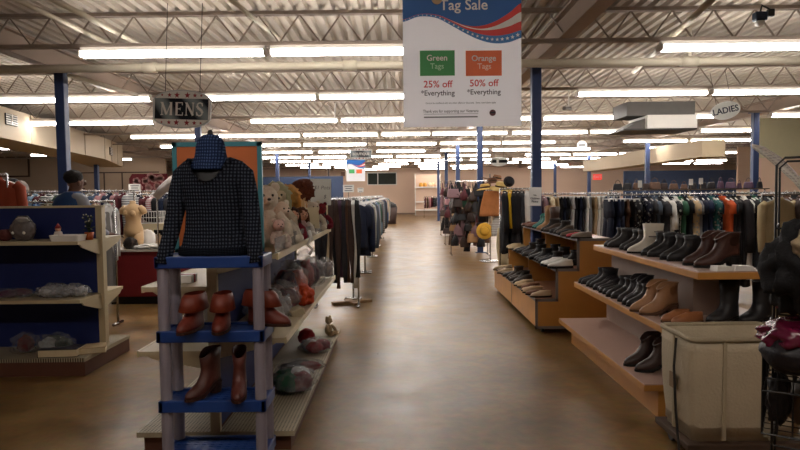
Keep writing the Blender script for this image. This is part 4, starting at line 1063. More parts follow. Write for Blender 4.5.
for i in range(16):
    cc = random.choice(['black', 'dark brown', 'brown', 'near-black', 'charcoal', 'plum'])
    bag((a + .12 + (c - a - .25) * i / 15, SYr + random.uniform(-.03, .05), zs), random.uniform(-40, 40), cc, '%s handbag, %s from left on the shelf above the ladies rack' % (cc, ordn(i)), 'handbags above the ladies rack', scale=random.uniform(.55, .8))
# ================================================================== HAT STAND + ACCESSORY RACKS
HX, HYs = PX(490, 14.6), 14.6
t = empty('hat_stand', (HX, HYs, 0), 'tall chrome hat stand with round base beside the aisle', 'hat stand')
MB().lathe([(0, 0), (.26, 0), (.26, .02), (.05, .035), (0, .035)], n=24).build('base', m_chrome, t, smooth=True)
MB().tube([(0, 0, .02), (0, 0, 2.05)], .018, 8).build('pole', m_chrome, t)
for i, (z, an) in enumerate(((1.98, 200), (2.0, 340), (1.95, 90), (1.55, 250), (.85, 225), (1.7, 300))):
    d = Vector((math.cos(R(an)), math.sin(R(an)), .15)) * .22
    MB().tube([(0, 0, z - .05), Vector((0, 0, z - .05)) + d], .008, 6).build('arm', m_chrome, t)
m_straw = objmat('woven_straw', .85, bump=.6, bscale=90)
def hat(px, py, Y, rb, rc_, hc, col, lab, tilt=(0, 0, 0), droop=.02, name='sun_hat'):
    o = MB().lathe([(0, hc), (rc_ * .6, hc), (rc_ * .9, hc * .9), (rc_, hc * .5), (rc_ * 1.04, .012), (rb * .7, 0), (rb, -droop), (rb, -droop - .006), (rb * .7, -.008), (rc_ * .98, -.002), (rc_ * .9, hc * .5), (0, hc * .85)], n=26).build(name, m_straw, smooth=True, color=col, loc=AY(px, py, Y))
    o.rotation_euler = tilt
    b_ = MB().loft([ell(0, 0, z, rc_ * 1.06, rc_ * 1.06, 26) for z in (.012, .045)], caps=False).build('hat_band', m_straw, o, smooth=True, color='4a3626')
    tag(o, lab, 'hat'); return o
hat(485, 188.5, 14.4, .2, .11, .11, 'd1ae62', 'small straw hat on the left of the hat stand top', (0, R(-6), 0))
hat(501, 187.5, 14.4, .33, .13, .13, 'd9bc78', 'wide straw sun hat on the right of the hat stand top', (R(8), R(6), 0), .05)
hat(492, 182, 14.6, .19, .11, .1, '6b4630', 'brown felt hat stacked highest but one on the hat stand', (0, R(-4), 0))
hat(497, 179, 14.8, .17, .1, .1, 'a5785a', 'tan felt hat topmost on the hat stand', (R(5), R(10), 0))
hat(509, 181.5, 14.0, .125, .1, .11, '26252a', 'black bowler-shaped hat right of the straw sun hat', (R(75), 0, 0), .0, 'round_hat')
hat(484.5, 231, 14.35, .19, .1, .09, 'd8a83e', 'yellow straw hat hanging low on the hat stand', (R(80), R(4), 0), .0)
def vest(px0, px1, py0, py1, Y, col, lab, name, m, seed, cat):
    a = AY(px0, py0, Y); c = AY(px1, py1, Y); w = (c.x - a.x) / 2; h = a.z - c.z; mb = MB(); rings = []
    for i in range(9):
        q = i / 8; r = []
        for k in range(24):
            t_ = 2 * math.pi * k / 24; x, y = sup(w * (.75 + .25 * math.sin(q * 2.2)), .06, t_); r.append(Vector((x + .03 * math.sin(3 * q + seed), y + .03 * math.sin(6 * x / w + seed) * q, -h * q)))
        rings.append(r)
    mb.loft(rings); o = mb.build(name, m, smooth=True, color=col, loc=((a.x + c.x) / 2, Y, a.z)); tag(o, lab, cat); return o
vest(480, 503, 191, 216, 14.3, 'b5784a', 'fluffy orange-tan shawl hanging on the hat stand', 'shawl', m_plush, 1, 'shawl')
vest(491, 502, 216, 236, 14.4, 'a79f97', 'grey and white striped wrap hanging under the orange-tan shawl', 'wrap', m_gstripe, 2, 'shawl')
vest(478, 489, 199, 222, 14.5, '1e1a1b', 'black scarf bunch hanging left on the hat stand', 'scarf_bunch', m_gar, 3, 'scarf')
o = vest(497, 511, 228, 266, 13.2, 'b3a588', 'long cream drape reaching the floor beside the hat stand base', 'long_drape', m_gar, 4, 'drape')
cols = ['black', 'near-black', 'brown', 'dark brown', 'maroon', 'charcoal', 'olive', 'tan', 'black', 'black', 'mauve', 'grey', 'dark brown', 'beige']
DRP = {}
def drape(k):
    if k not in DRP:
        rnd = random.Random(k + 50); rings = []; wide = k >= 6; Ln = rnd.uniform(.45, .7) if not wide else .44
        for i in range(12):
            q = i / 11; r = []; w_ = (.02 + .07 * q ** .5 * (1 + .2 * math.sin(5 * q + k))) if not wide else (.018 + (.0 if q < .35 else .085 * math.sin(min(1, (q - .35) * 2.2) * 1.57)))
            for j in range(20):
                t_ = 2 * math.pi * j / 20; f_ = 1 + .22 * math.sin(5 * t_ + k) * q
                r.append(Vector((w_ * f_ * math.cos(t_) + .02 * math.sin(4 * q + k), .5 * w_ * f_ * math.sin(t_) + .015 * math.sin(6 * q + k), -Ln * q)))
            rings.append(r)
        me = MB().loft(rings).mesh('drape', m_gar if not wide else m_bag, True); DRP[k] = (me, None)
    return DRP[k]
for ri, (pxc, Y, wd_, ncol, nrow, nm) in enumerate(((469, 16.2, .95, 8, 5, 'nearest'), (460, 19.5, .95, 7, 5, 'middle'), (453, 24, .95, 6, 4, 'farthest'))):
    xc = PX(pxc, Y); zt2 = AY(pxc, 181, Y).z
    t = empty('accessory_rack', (xc, Y, 0), 'tall chrome grid rack of hanging bags right of the aisle, %s of the three' % nm, 'rack')
    mb = MB()
    for i in range(7): mb.tube([(-wd_ / 2 + wd_ * i / 6, 0, .25), (-wd_ / 2 + wd_ * i / 6, 0, zt2)], .006, 5)
    for i in range(7): mb.tube([(-wd_ / 2, 0, .25 + (zt2 - .25) * i / 6), (wd_ / 2, 0, .25 + (zt2 - .25) * i / 6)], .006, 5)
    mb.build('grid_panel', m_chrome, t)
    for s in (-1, 1):
        MB().tube([(s * wd_ / 2, 0, 0.02), (s * wd_ / 2, 0, zt2 + .02)], .016).build('upright', m_chrome, t); MB().tube([(s * wd_ / 2, -.3, .02), (s * wd_ / 2, .3, .02)], .018).build('foot', m_chrome, t)
    for r_ in range(nrow):
        for c_ in range(ncol):
            cc = random.choice(cols)
            if ri == 0 and (r_, c_) == (1, 2): cc = 'green'
            if ri == 0 and (r_, c_) == (0, 2): cc = 'maroon'
            if ri == 1 and c_ == 0 and r_ == 1: cc = 'pink'
            x = xc - wd_ / 2 + .08 + (wd_ - .16) * c_ / (ncol - 1) + random.uniform(-.03, .03)
            z = zt2 - .40 - (zt2 - .72) * r_ / (nrow - 1) + random.uniform(-.04, .04)
            where = '%s across in the %s row of the %s accessory rack' % (ORD[c_], ['top', 'second', 'third', 'fourth', 'bottom'][r_], nm)
            yy = Y - .075 - (.0 if (r_ + c_) % 2 else .07)
            if (r_ * 2 + c_ + ri) % 3 == 0 or (cc in ('green', 'pink')):
                bag((x, yy, z), random.uniform(-25, 25), cc, '%s bag hung %s' % (cc, where), 'bags on the accessory racks', scale=random.uniform(.9, 1.25), tilt=random.uniform(-8, 8))
            elif (r_ + c_) % 2:
                gm, hm = drape(random.randrange(6)); o = bpy.data.objects.new('scarf', gm); COL.objects.link(o); o.location = (x, yy, z + .38); o.color = (*srgb(CN[cc]), 1); o.rotation_euler = (0, 0, R(random.uniform(-30, 30)))
                tag(o, '%s gathered scarf hung %s' % (cc, where), 'scarf', 'scarves on the accessory racks')
            else:
                gm, hm = drape(6 + random.randrange(4)); o = bpy.data.objects.new('cloth_tote', gm); COL.objects.link(o); o.location = (x, yy, z + .34); o.color = (*srgb(CN[cc]), 1); o.rotation_euler = (0, 0, R(random.uniform(-30, 30)))
                tag(o, '%s slouchy tote hung %s' % (cc, where), 'handbag', 'totes on the accessory racks')
# small rack of clothes under wall shelf
xx = PX(426, 43); rackrow('left', PX(424, 42), 42, PX(444, 42), 42, AY(430, 196.5, 42).z, 9, [('shirt', 'maroon', None), ('shirt', 'brown', None), ('shirt', 'pink', None), ('jacket', 'maroon', None)], 'small far rack under the wall shelf', 90, 'garments on the small far rack', cols=['black', 'maroon', 'brown', 'charcoal'])
# ================================================================== SHOES
def egg(y0, y1, w, z, n=22, heel=0, L=.26, nar=.78):
    pts = []
    for k in range(n):
        t = 2 * math.pi * k / n; s, c = math.sin(t), math.cos(t)
        y = (y0 + y1) / 2 + (y1 - y0) / 2 * s
        wf = w * (nar + (1 - nar) * (.5 + .5 * math.sin(max(-1, min(1, s)) * 1.5)) ) * (1 - .18 * max(0, s) ** 3)
        lift = heel * (1 - max(0, min(1, (y / L - .28) / .37))) if heel else 0
        if heel: 
            q = max(0, min(1, (y / L - .25) / .42)); lift = heel * (1 - q * q * (3 - 2 * q))
        pts.append(Vector((math.copysign(abs(c) ** .85, c) * wf, y, z + lift)))
    return pts
def shoe_meshes(kind, L=.26, W=.046, heel=.0, shaft=.105, m=m_leather):
    """toe towards +Y, heel at y=0"""
    st = .012 if kind != 'sneaker' else .025
    if kind == 'boot':
        lv = [(st, 0, L, W), (.03, -.002, L * .995, W * 1.02), (.048, 0, L * .93, W * .98), (.062, 0, L * .82, W * .92), (.08, 0, L * .68, W * .86), (.1, .003, L * .58, W * .84), (.125, .003, L * .53, W * .85), (max(.14, shaft * .6 + .06), 0, L * .53, W * .92), (shaft + .06, -.008, L * .56, W * 1.0)]
    elif kind == 'sneaker':
        lv = [(st, 0, L, W), (.04, -.003, L * .99, W * 1.03), (.055, 0, L * .92, W * .95), (.07, .004, L * .7, W * .82), (.085, .006, L * .54, W * .72), (.095, .008, L * .48, W * .7)]
    elif kind == 'flat':
        lv = [(st, 0, L, W), (.03, 0, L * .99, W * 1.0), (.042, .002, L * .9, W * .9), (.052, .004, L * .62, W * .8), (.058, .006, L * .58, W * .74)]
    else:  # loafer
        lv = [(st, 0, L, W), (.03, 0, L * .99, W * 1.02), (.048, .001, L * .93, W * .95), (.062, .004, L * .72, W * .82), (.075, .006, L * .56, W * .74)]
    z_top, ya, yb, wt = lv[-1]
    up = MB(); rings = [egg(a, b_, w, z, heel=heel, L=L) for z, a, b_, w in lv]
    d = .03 if kind != 'boot' else .08
    rings += [egg(ya + .006, yb - .006, wt * .86, z_top, heel=heel, L=L), egg(ya + .012, yb - .012, wt * .8, max(st + .005, z_top - d), heel=heel, L=L)]
    up.loft(rings)
    so = MB().loft([egg(-.003, L + .003, W * 1.06, z, heel=heel, L=L) for z in (0, st + .003)])
    if heel > .015:
        a = egg(.0, .07, W * .7, 0); b_ = egg(-.002, .08, W * .95, heel + .004); so.loft([a, b_])
    return up.mesh('upper', m, True), so.mesh('sole', m_sole, False)
SH = {
 'boot': shoe_meshes('boot'), 'high bootie': shoe_meshes('boot', heel=.06, shaft=.15), 'bootie': shoe_meshes('boot', heel=.055, shaft=.09), 'tall boot': shoe_meshes('boot', heel=.03, shaft=.24), 'sneaker': shoe_meshes('sneaker', .28, .05), 'loafer': shoe_meshes('loafer', .26, .043), 'flat': shoe_meshes('flat', .25, .04), 'heel': shoe_meshes('flat', .24, .038, heel=.06), 'wedge': shoe_meshes('loafer', .25, .042, heel=.04), 'snow boot': shoe_meshes('boot', .29, .058, shaft=.17, m=objmat('quilted_shell', .5, bump=.2, bscale=30))}
NICE = {'boot': 'ankle boot', 'bootie': 'heeled ankle boot', 'high bootie': 'heeled ankle boot', 'tall boot': 'tall boot', 'snow boot': 'snow boot', 'heel': 'heeled pump', 'flat': 'flat shoe', 'wedge': 'wedge shoe'}
def shoe(kind, loc, rz, col, lab, grp=None, sole='191716', scale=1, tilt=0):
    u, s = SH[kind]; nm = NICE.get(kind, kind)
    o = bpy.data.objects.new(nm.replace(' ', '_'), u); COL.objects.link(o); o.location = loc; o.rotation_euler = (R(tilt), 0, R(rz)); o.scale = (scale,) * 3; o.color = (*srgb(CN.get(col, col)), 1)
    q = bpy.data.objects.new('sole', s); COL.objects.link(q); q.parent = o; q.color = (*srgb(sole), 1)
    tag(o, lab, 'boot' if 'boot' in kind else 'shoe', grp); return o
def pair(kind, x, y, z, rz, col, lab, gap=.11, sole='191716', scale=1, cn=None):
    x += .05; d = Vector((math.cos(R(rz)), math.sin(R(rz)), 0)) * gap / 2
    for s, nm in ((1, 'far'), (-1, 'near')):
        shoe(kind, Vector((x, y, z)) + d * s, rz + s * random.uniform(0, 5), col, lab % nm, sole=sole, scale=scale)
# --- right display, top shelf z=1.035 (toes point to the aisle)
T = 90
DS = 'shoes on the right wooden display'
pair('boot', 2.33, 6.3, 1.036, T + 2, 'near-black', 'black ankle boot at the far end of the top display shelf, %s one', scale=1.15, gap=.13)
pair('boot', 2.36, 5.95, 1.036, T + 4, 'near-black', 'black ankle boot just beyond the white boot on the display top, %s one', scale=1.15, gap=.13)
o = shoe('snow boot', (2.39, 5.66, 1.036), T + 6, 'd8d2c4', 'white padded snow boot on the top display shelf', sole='1c1c1c', scale=1.15)
mb = MB()
for z in (.13, .17, .21): mb.loft([egg(-.004, .151, .054, z - .006), egg(-.004, .151, .054, z + .006)], caps=False)
mb.build('quilt_band', m_greytrim, o)
pair('boot', 2.36, 5.38, 1.036, T + 6, 'black', 'black suede boot just in front of the white snow boot, %s one', scale=1.2, gap=.14)
pair('boot', 2.38, 5.04, 1.036, T + 6, 'black', 'cuffed black boot beside the brown booties, %s one', scale=1.2, gap=.13)
pair('bootie', 2.40, 4.6, 1.036, T + 4, '3f2119', 'dark brown heeled bootie at the near end of the display top, %s one', gap=.2, scale=1.25)
for i, (dx, dy, rz) in enumerate(((.08, .12, 15), (.2, .1, -5))):
    o = MB().prism([(-.07, 0), (.07, 0), (0.05, .03), (-.06, .035)], 0, .07).build('price_tent', m_paper, loc=(2.15 + .14 * (i + .7), DY0 + .03, 1.036)); o.rotation_euler = (0, 0, R(rz)); tag(o, 'small folded white price card at near end of the display top, %s one' % ('left', 'right')[i], 'price card')
# mid shelf z=.645 : back row centre x ~2.03
kinds = ['loafer', 'boot', 'wedge', 'loafer', 'boot', 'bootie', 'boot']
for i in range(7):
    y = 6.45 - i * .215; kd = kinds[i]
    pair(kd, 2.1 + .01 * (i % 2), y, .646, T + 4 + (i % 3) * 5, ['near-black', 'black', '232026'][i % 3], 'black ' + NICE.get(kd, kd) + ' in the ' + ORD[i] + ' pair along the middle display shelf, %s one', gap=.1, scale=1.12)
pair('bootie', 2.08, 4.86, .646, T + 8, 'a07652', 'tan suede bootie on the middle display shelf, %s of the farther tan pair', gap=.15, sole='5a4030', scale=1.2)
pair('loafer', 2.1, 4.5, .646, T + 20, '96603a', 'tan-orange low shoe at near end of middle display shelf, %s one', gap=.12, sole='5a4030', scale=1.05)
shoe('tall boot', (2.45, 4.5, .646), T + 15, '17171a', 'black tall boot, left one at the near end of the middle shelf').scale = (1.5, 1.0, .95)
shoe('tall boot', (2.68, 4.48, .646), T + 12, '1b1b1e', 'black tall boot, right one at the near end of the middle shelf').scale = (1.5, 1.0, .95)
pair('bootie', 1.98, 4.7, .256, T + 10, '33201b', 'dark brown bootie alone on the bottom display shelf, %s one', gap=.19, scale=1.2)
# --- stair cabinet
def fill(x, ys, z, kinds, cols, where, rz0=T + 8, sc=1.0):
    for i, y in enumerate(ys):
        kd = kinds[i % len(kinds)]; c, cn = cols[i % len(cols)]
        shoe(kd, (x + random.uniform(-.015, .03), y, z), rz0 + random.uniform(-12, 14), c, '%s %s, %s from far end of %s' % (cn, NICE.get(kd, kd), ordn(i), where), 'shoes in the stair-step cabinet', scale=sc * random.uniform(.94, 1.04))
def rng(a, b_, n): return [a + (b_ - a) * i / (n - 1) for i in range(n)]
blk = [('near-black', 'black'), ('black', 'black'), ('252329', 'black'), ('1b1a1d', 'black')]
fill(1.93, rng(9.85, 9.3, 3), .726, ['loafer'], [('c9b48e', 'cream')], 'the cream shoes, middle cabinet shelf')
fill(1.95, rng(9.2, 7.55, 16), .726, ['loafer', 'wedge', 'sneaker', 'boot'], blk, 'the front row, middle cabinet shelf')
fill(2.2, rng(9.5, 7.4, 14), .726, ['boot', 'loafer', 'wedge'], blk, 'the back row, middle cabinet shelf')
fill(1.95, rng(7.4, 7.1, 3), .726, ['sneaker'], [('d9d7d3', 'white')], 'the white trio, middle cabinet shelf', sc=1.05)
fill(1.72, rng(9.75, 9.1, 6), .386, ['loafer', 'flat', 'heel'], [('b59f7d', 'beige'), ('8d765c', 'tan'), ('a89478', 'beige')], 'the beige group, lowest cabinet shelf')
fill(1.74, rng(9.0, 8.3, 6), .386, ['loafer', 'boot', 'wedge'], [('2c2622', 'dark brown'), ('3b3029', 'dark brown')], 'the brown row, lowest cabinet shelf')
fill(1.73, rng(8.1, 7.2, 7), .386, ['loafer', 'flat'], [('c4ad8c', 'cream'), ('a98d6c', 'tan'), ('7b5440', 'brown')], 'the near half, lowest cabinet shelf')
fill(2.18, rng(9.9, 9.55, 3), 1.066, ['loafer'], [('6b4030', 'brown')], 'the top of the cabinet')
pair('bootie', 2.2, 9.25, 1.066, T + 10, '1f6b62', 'teal green bootie on top of the shoe cabinet, %s one', scale=1.1)
shoe('tall boot', (2.22, 8.95, 1.066), T + 12, '9d774f', 'tan tall boot on top of the cabinet beside the teal booties', sole='8a6440', scale=1.05)
shoe('tall boot', (2.24, 8.75, 1.066), T + 12, '4a3328', 'dark brown tall boot on top of the cabinet, just nearer than the tan one')
fill(2.2, rng(8.55, 7.75, 6), 1.066, ['boot', 'wedge', 'loafer'], [('2a2624', 'dark'), ('4a3b30', 'brown'), ('1f1d1e', 'black')], 'the near half, cabinet top')
fill(2.18, rng(7.62, 7.15, 4), 1.066, ['flat', 'loafer'], [('a03c3c', 'red'), ('6a5a4a', 'khaki'), ('c2404a', 'red-pink'), ('8b8378', 'grey')], 'the nearest group, cabinet top')
# --- foreground plastic shelf boots
def cuffboot(x, y, z, rz, lab):
    o = shoe('boot', (x, y, z), rz, '5e2013', lab, sole='301810', scale=1.05)
    MB().loft([egg(-.012, .15, .05, .19), egg(-.024, .175, .06, .17), egg(-.04, .205, .072, .105), egg(-.036, .2, .068, .103), egg(-.01, .148, .045, .18)], caps=False).build('fold_cuff', m_leather, o, smooth=True, color='6a2613')
    return o
z2 = .856
cuffboot(PX(197, 3.5), 3.53, z2, 172, 'rust red fold-cuff boot, left one on the second tier of the plastic shelf')
cuffboot(PX(222, 3.5), 3.53, z2, 185, 'rust red fold-cuff boot, middle one on the second tier of the plastic shelf')
cuffboot(PX(243, 3.5), 3.57, z2, 250, 'rust red fold-cuff boot lying turned at right on the second tier', )
z3 = .466
shoe('high bootie', (PX(214, 3.55), 3.58, z3), 150, '431c13', 'rust brown heeled boot turned sideways on the third plastic tier', sole='331a14', scale=.98)
shoe('high bootie', (PX(236, 3.55), 3.58, z3), 188, '52231b', 'rust brown heeled boot facing forward on the third plastic tier', sole='331a14', scale=.98)
# ================================================================== PLUSH, WIGS, DOLLS on the gondola top (z 1.172)
ZT = 1.237
def doll(x, y, z, rz, s, fur, face, lab, hair=None, dress=None, name='rag_doll', cat='doll', ears=True, tilt=0):
    t = empty(name, (x, y, z), lab, cat, rz=R(rz)); t.scale = (s,) * 3; t.rotation_euler = (R(tilt), 0, R(rz))
    MB().blob((0, 0, .12), (.085, .07, .125), .06, 3, 1).build('body', m_plush, t, smooth=True, color=dress or fur)
    h = MB().blob((0, -.01, .31), (.078, .072, .08), .04, 3, 2).blob((0, -.075, .295), (.035, .03, .028), .02, 3, 3, 2).build('head', m_plush, t, smooth=True, color=face)
    mb = MB()
    for q in (-1, 1): mb.blob((q * .028, -.075, .325), (.009, .006, .009), 0, 1, 0, 2)
    mb.blob((0, -.102, .3), (.012, .008, .009), 0, 1, 0, 2); mb.build('eyes', m_dark, h)
    if ears:
        for q in (-1, 1): MB().blob((q * .062, 0, .375), (.032, .018, .032), .05, 3, 4, 2).build('ear', m_plush, t, smooth=True, color=fur)
    if hair: MB().blob((0, .02, .335), (.1, .09, .085), .3, 4, 5).blob((-.08, .0, .25), (.035, .045, .1), .3, 5, 6).blob((.08, 0, .25), (.035, .045, .1), .3, 5, 7).build('hair', m_plush, t, smooth=True, color=hair)
    for q in (-1, 1):
        MB().tube([(q * .07, -.02, .2), (q * .115, -.06, .14), (q * .12, -.1, .07)], [.034, .034, .03], 10).build('arm', m_plush, t, smooth=True, color=fur)
        MB().tube([(q * .05, -.03, .045), (q * .075, -.13, .04), (q * .08, -.18, .055)], [.042, .04, .036], 10).build('leg', m_plush, t, smooth=True, color=fur)
    return t
doll(-.93, 4.32, ZT, 25, 1.1, 'c9bfae', 'd4cbbb', 'large white plush bear nearest the sweater on the top bin', name='plush_bear', cat='plush toy')
doll(-.88, 4.62, ZT, 50, .8, 'd6cdbd', 'd9c3b0', 'white plush lamb behind the large white bear', name='plush_lamb', cat='plush toy')
doll(-.98, 4.95, ZT + .02, 20, 1.05, 'bcae98', 'b7a88c', 'cream doll with pale green curls on the top bin', hair='9a9676', dress='d7cdbf', ears=False)
doll(-.86, 5.0, ZT, 40, .62, '7b2230', 'c99a80', 'small doll in red and white outfit near the bin front', hair='3b2820', dress='8d2a34', ears=False)
doll(-.84, 5.35, ZT, 40, .6, 'cfc8c0', 'c99a80', 'small doll in a pale striped dress beside the blank cream card', hair='5a3a28', dress='b89a98', ears=False)
doll(-1.0, 5.6, ZT + .03, 20, 1.0, 'b98a62', 'c98f6a', 'doll with long strawberry-blonde hair on the top bin', hair='b98548', dress='a9774e', ears=False)
doll(-.86, 6.2, ZT, 30, .75, 'c6bba8', 'cbbfae', 'pale plush mouse in a dark red coat below the handwritten sign', dress='5f1a26', name='plush_mouse', cat='plush toy')
doll(-.82, 6.5, ZT, 30, .7, '6d1f2b', '8a2d36', 'dark red plush toy at the far end of the top bin', dress='5d1822', name='plush_toy', cat='plush toy')
doll(-.82, 4.2, ZT, 30, .5, 'cbb9ae', 'd2b4ac', 'small pinkish plush pig by the front corner of the bin', name='plush_pig', cat='plush toy')
def wig(px, py, Y, r, col, lab, curly=.35, z0=ZT):
    c = AY(px, py, Y); t = empty('wig', (c.x, Y, z0), lab, 'wig')
    h = c.z - z0
    mb = MB(); mb.lathe([(.07, 0), (.07, .015), (.02, .03), (.02, max(.04, h - r * .9)), (.045, max(.05, h - r * .8)), (.06, h - r * .2), (0, h)], n=14).build('stand_head', m_skin2, t, smooth=True)
    mb = MB().blob((0, 0, h), (r, r * .95, r * .92), curly, 4.5, 3, 4)
    rnd = random.Random(int(px))
    for i in range(26):
        a = rnd.uniform(0, 6.28); e = rnd.uniform(-.6, 1.2); d = Vector((math.cos(a) * math.cos(e), math.sin(a) * math.cos(e), math.sin(e))) * r * .88
        mb.blob(d + Vector((0, 0, h)), (r * .3,) * 3, .3, 4, i, 2)
    mb.build('hair', m_plush, t, smooth=True, color=col); return t
wig(303, 190.5, 6.1, .105, '5f3526', 'curly red-brown wig, tallest on the top bin')
wig(287, 198, 5.45, .085, 'a87f45', 'blonde wig left of the red-brown wig')
# little white lace on front of bin
o = MB().tube([(0, 0, .03), (.02, -.01, -.03), (-.01, -.015, -.08), (.03, -.012, -.12), (.0, -.02, -.16)], .014, 7).build('cord_tassel', m_hang, smooth=True, loc=(GX + .43, 4.98, 1.28)); tag(o, 'white cord tassel dangling over the top bin front', 'cord')
# ================================================================== MERCHANDISE BAGS
def mbag(x, y, z, r, cols, lab, amount=.4, seed=1, rz=0, parts=None):
    t = empty('merchandise_bag', (x, y, z), lab, 'bag', rz=R(rz))
    MB().blob((0, 0, r[2] * .8), r, .35, 2.2, seed, 4, flat=.8).build('plastic_film', plastic_mat('clear_film_%d' % int(amount * 100), 'b9bbc0', amount * .5), t, smooth=True)
    rnd = random.Random(seed)
    for i, c in enumerate(cols):
        a = i * 6.28 / max(1, len(cols)) + seed; q = .42 if len(cols) > 1 else 0
        MB().blob((math.cos(a) * r[0] * q, math.sin(a) * r[1] * q, r[2] * (.72 + .1 * rnd.random())), (r[0] * .52 if len(cols) > 1 else r[0] * .85, r[1] * .52 if len(cols) > 1 else r[1] * .85, r[2] * .7), .3, 3, seed + i, 3, flat=.85).build('contents', m_gar, t, smooth=True, color=CN.get(c, c))
    return t
ZM, ZD = .716, .133
mbag(-.90, 4.25, ZM, (.15, .17, .11), ['8a8078', '5a4a48', 'a8a098'], 'clear bag of grey goods at near end of the middle gondola shelf', .5, 1)
mbag(-.92, 4.65, ZM, (.16, .18, .13), ['7a5a50', '94877c', '5b2f2c'], 'clear bag of rust and grey goods second on the middle gondola shelf', .5, 2)
mbag(-.93, 5.25, ZM, (.15, .2, .17), ['6e2b2a', '3a2a30', 'a9553e', '8c7a72'], 'large shiny clear bag of dark red goods on the middle gondola shelf', .45, 3)
mbag(-.92, 5.65, ZM + .0, (.14, .17, .2), ['34303a', '7a3030', '6a6a72'], 'tall dark clear bag behind the large dark red one', .4, 4)
mbag(-.86, 6.05, ZM, (.12, .14, .15), ['4a2630', '807070'], 'maroon and grey filled clear bag near far end of the middle shelf', .45, 5)
mbag(-.80, 6.5, ZM, (.1, .11, .12), ['a39c98', '6a6468'], 'round clear bag of pale striped goods at the far end of the middle shelf', .55, 6)
o = MB().blob((0, 0, .07), (.09, .15, .09), .3, 2.5, 8, 4, flat=.75).build('folded_cloth', m_gar, smooth=True, color='b8421c', loc=(-.79, 4.98, ZM)); tag(o, 'bright orange folded cloth at front of the middle gondola shelf', 'cloth')
o = MB().box(-.05, .05, -.08, .08, 0, .05).build('cream_box', m_shelf, loc=(-.77, 4.55, ZM), bevel=.006); o.rotation_euler = (0, R(-18), R(25)); tag(o, 'small cream box tilted between the clear bags on middle shelf', 'box')
mbag(-.82, 4.62, ZD, (.17, .19, .1), ['1f4a34', '27563d', '5c1f22', 'a5a8a8'], 'clear bag of green and red goods on the gondola base deck', .45, 9)
mbag(-.84, 5.12, ZD, (.19, .1, .055), ['2a2526', '6a2624', '3a3330'], 'long flat clear bag of dark goods behind the green bag on the deck', .4, 10, rz=8)
mbag(-.8, 5.75, ZD, (.15, .14, .075), ['92202a', '7b1d28', 'b8aeb0'], 'clear bag of red goods on the gondola base deck', .42, 11)
o = MB().blob((0, 0, .075), (.085, .085, .08), .15, 4, 12, 3).build('plush_ball', m_plush, smooth=True, color='7d2226', loc=(-.93, 6.05, ZD)); tag(o, 'dark red fuzzy ball behind the red bag on the deck', 'plush toy')
doll(-.76, 6.45, ZD, 60, .5, 'b59c78', 'bda27e', 'small beige plush lying at the far end of the base deck', name='plush_puppy', cat='plush toy')
# left side of gondola
for i, (y, c, nm) in enumerate(((4.2, '2f6b4f', 'green'), (4.45, '2d4a86', 'blue'), (4.75, 'a5a09a', 'grey'))):
    o = MB().lathe([(0, 0), (.045, 0), (.048, .01), (.048, .1), (.03, .12), (0, .12)], n=16).build('canister', objmat('glazed_pottery', .4), smooth=True, color=c, loc=(-1.48, y, .641)); MB().lathe([(0, .12), (.034, .12), (.034, .14), (0, .14)], n=16).build('lid', m_white, o); tag(o, nm + ' canister on the left side shelf of the centre gondola', 'canister')
o = MB().box(-.09, .09, -.06, .06, 0, .05).build('gift_box', m_white, loc=(-1.42, 4.0, 1.041), bevel=.005); MB().box(-.092, .092, -.015, .015, -.001, .052).build('ribbon', mat('ribbon_red', '8d2626', .6), o); tag(o, 'white gift box with red ribbon left of the orange board', 'box')
# ================================================================== LEFT GONDOLA GOODS
ZA, ZB, ZC = 1.206, .681, .166
def gy(px, Y, z): return (PX(px, Y), Y, z)
# grey slouchy purse
t = empty('slouchy_purse', gy(22, 5.72, ZA), 'grey slouchy purse with ears of fabric on the top left shelf', 'handbag')
MB().blob((0, 0, .1), (.11, .08, .11), .15, 3, 2, 4, flat=.9).build('purse_body', m_bag, t, smooth=True, color='5d5554')
for s in (-1, 1): MB().blob((s * .05, -.075, .075), (.014, .01, .014), 0, 1, 1, 2).build('button', m_white, t)
MB().tube([(-.08, 0, .17), (-.04, 0, .22), (.04, 0, .22), (.08, 0, .17)], .012).build('strap', m_bag, t, color='4a4444')
MB().blob((.01, -.03, .19), (.06, .05, .03), .2, 3, 4, 3).build('flap', m_bag, t, smooth=True, color='8d8884')
o = MB().blob((0, 0, .05), (.07, .06, .055), .2, 3, 5, 3, flat=.9).build('knit_pouch', m_gar, smooth=True, color='5a2c2a', loc=gy(3, 5.7, ZA)); tag(o, 'dark red knit pouch at far left of the top shelf', 'pouch')
t = empty('santa_figurine', gy(57, 5.7, ZA), 'tiny santa figurine with red hat above the white dish', 'figurine')
MB().lathe([(.0, 0), (.04, 0), (.042, .04), (.03, .08), (0, .09)], n=14).build('body', mat('figurine_white', 'cfc5ba', .6), t, smooth=True)
MB().blob((0, 0, .1), (.025, .025, .025), .05, 3, 1, 2).build('head', mat('figurine_face', 'c79a7a', .6), t, smooth=True); MB().lathe([(.028, .11), (.02, .13), (.0, .16)], n=12).build('hat', mat('ribbon_red', '8d2626', .6), t, smooth=True)
o = MB().loft([rr(-.12, .12, -.08, .08, 0, .02), rr(-.135, .135, -.095, .095, .055, .03), rr(-.12, .12, -.08, .08, .055, .025), rr(-.11, .11, -.07, .07, .01, .02)]).build('white_dish', m_white, loc=gy(67, 5.62, ZA)); tag(o, 'white rectangular dish on the top left shelf', 'dish')
t = empty('potted_plant', gy(88, 5.72, ZA), 'small dark plant with pale berries in an orange pot on top shelf', 'plant')
MB().lathe([(0, 0), (.03, 0), (.04, .07), (.036, .07), (.03, .05), (0, .05)], n=16).build('pot', mat('orange_clay', 'a34e22', .6), t, smooth=True)
mb = MB(); rnd = random.Random(4); bb = MB()
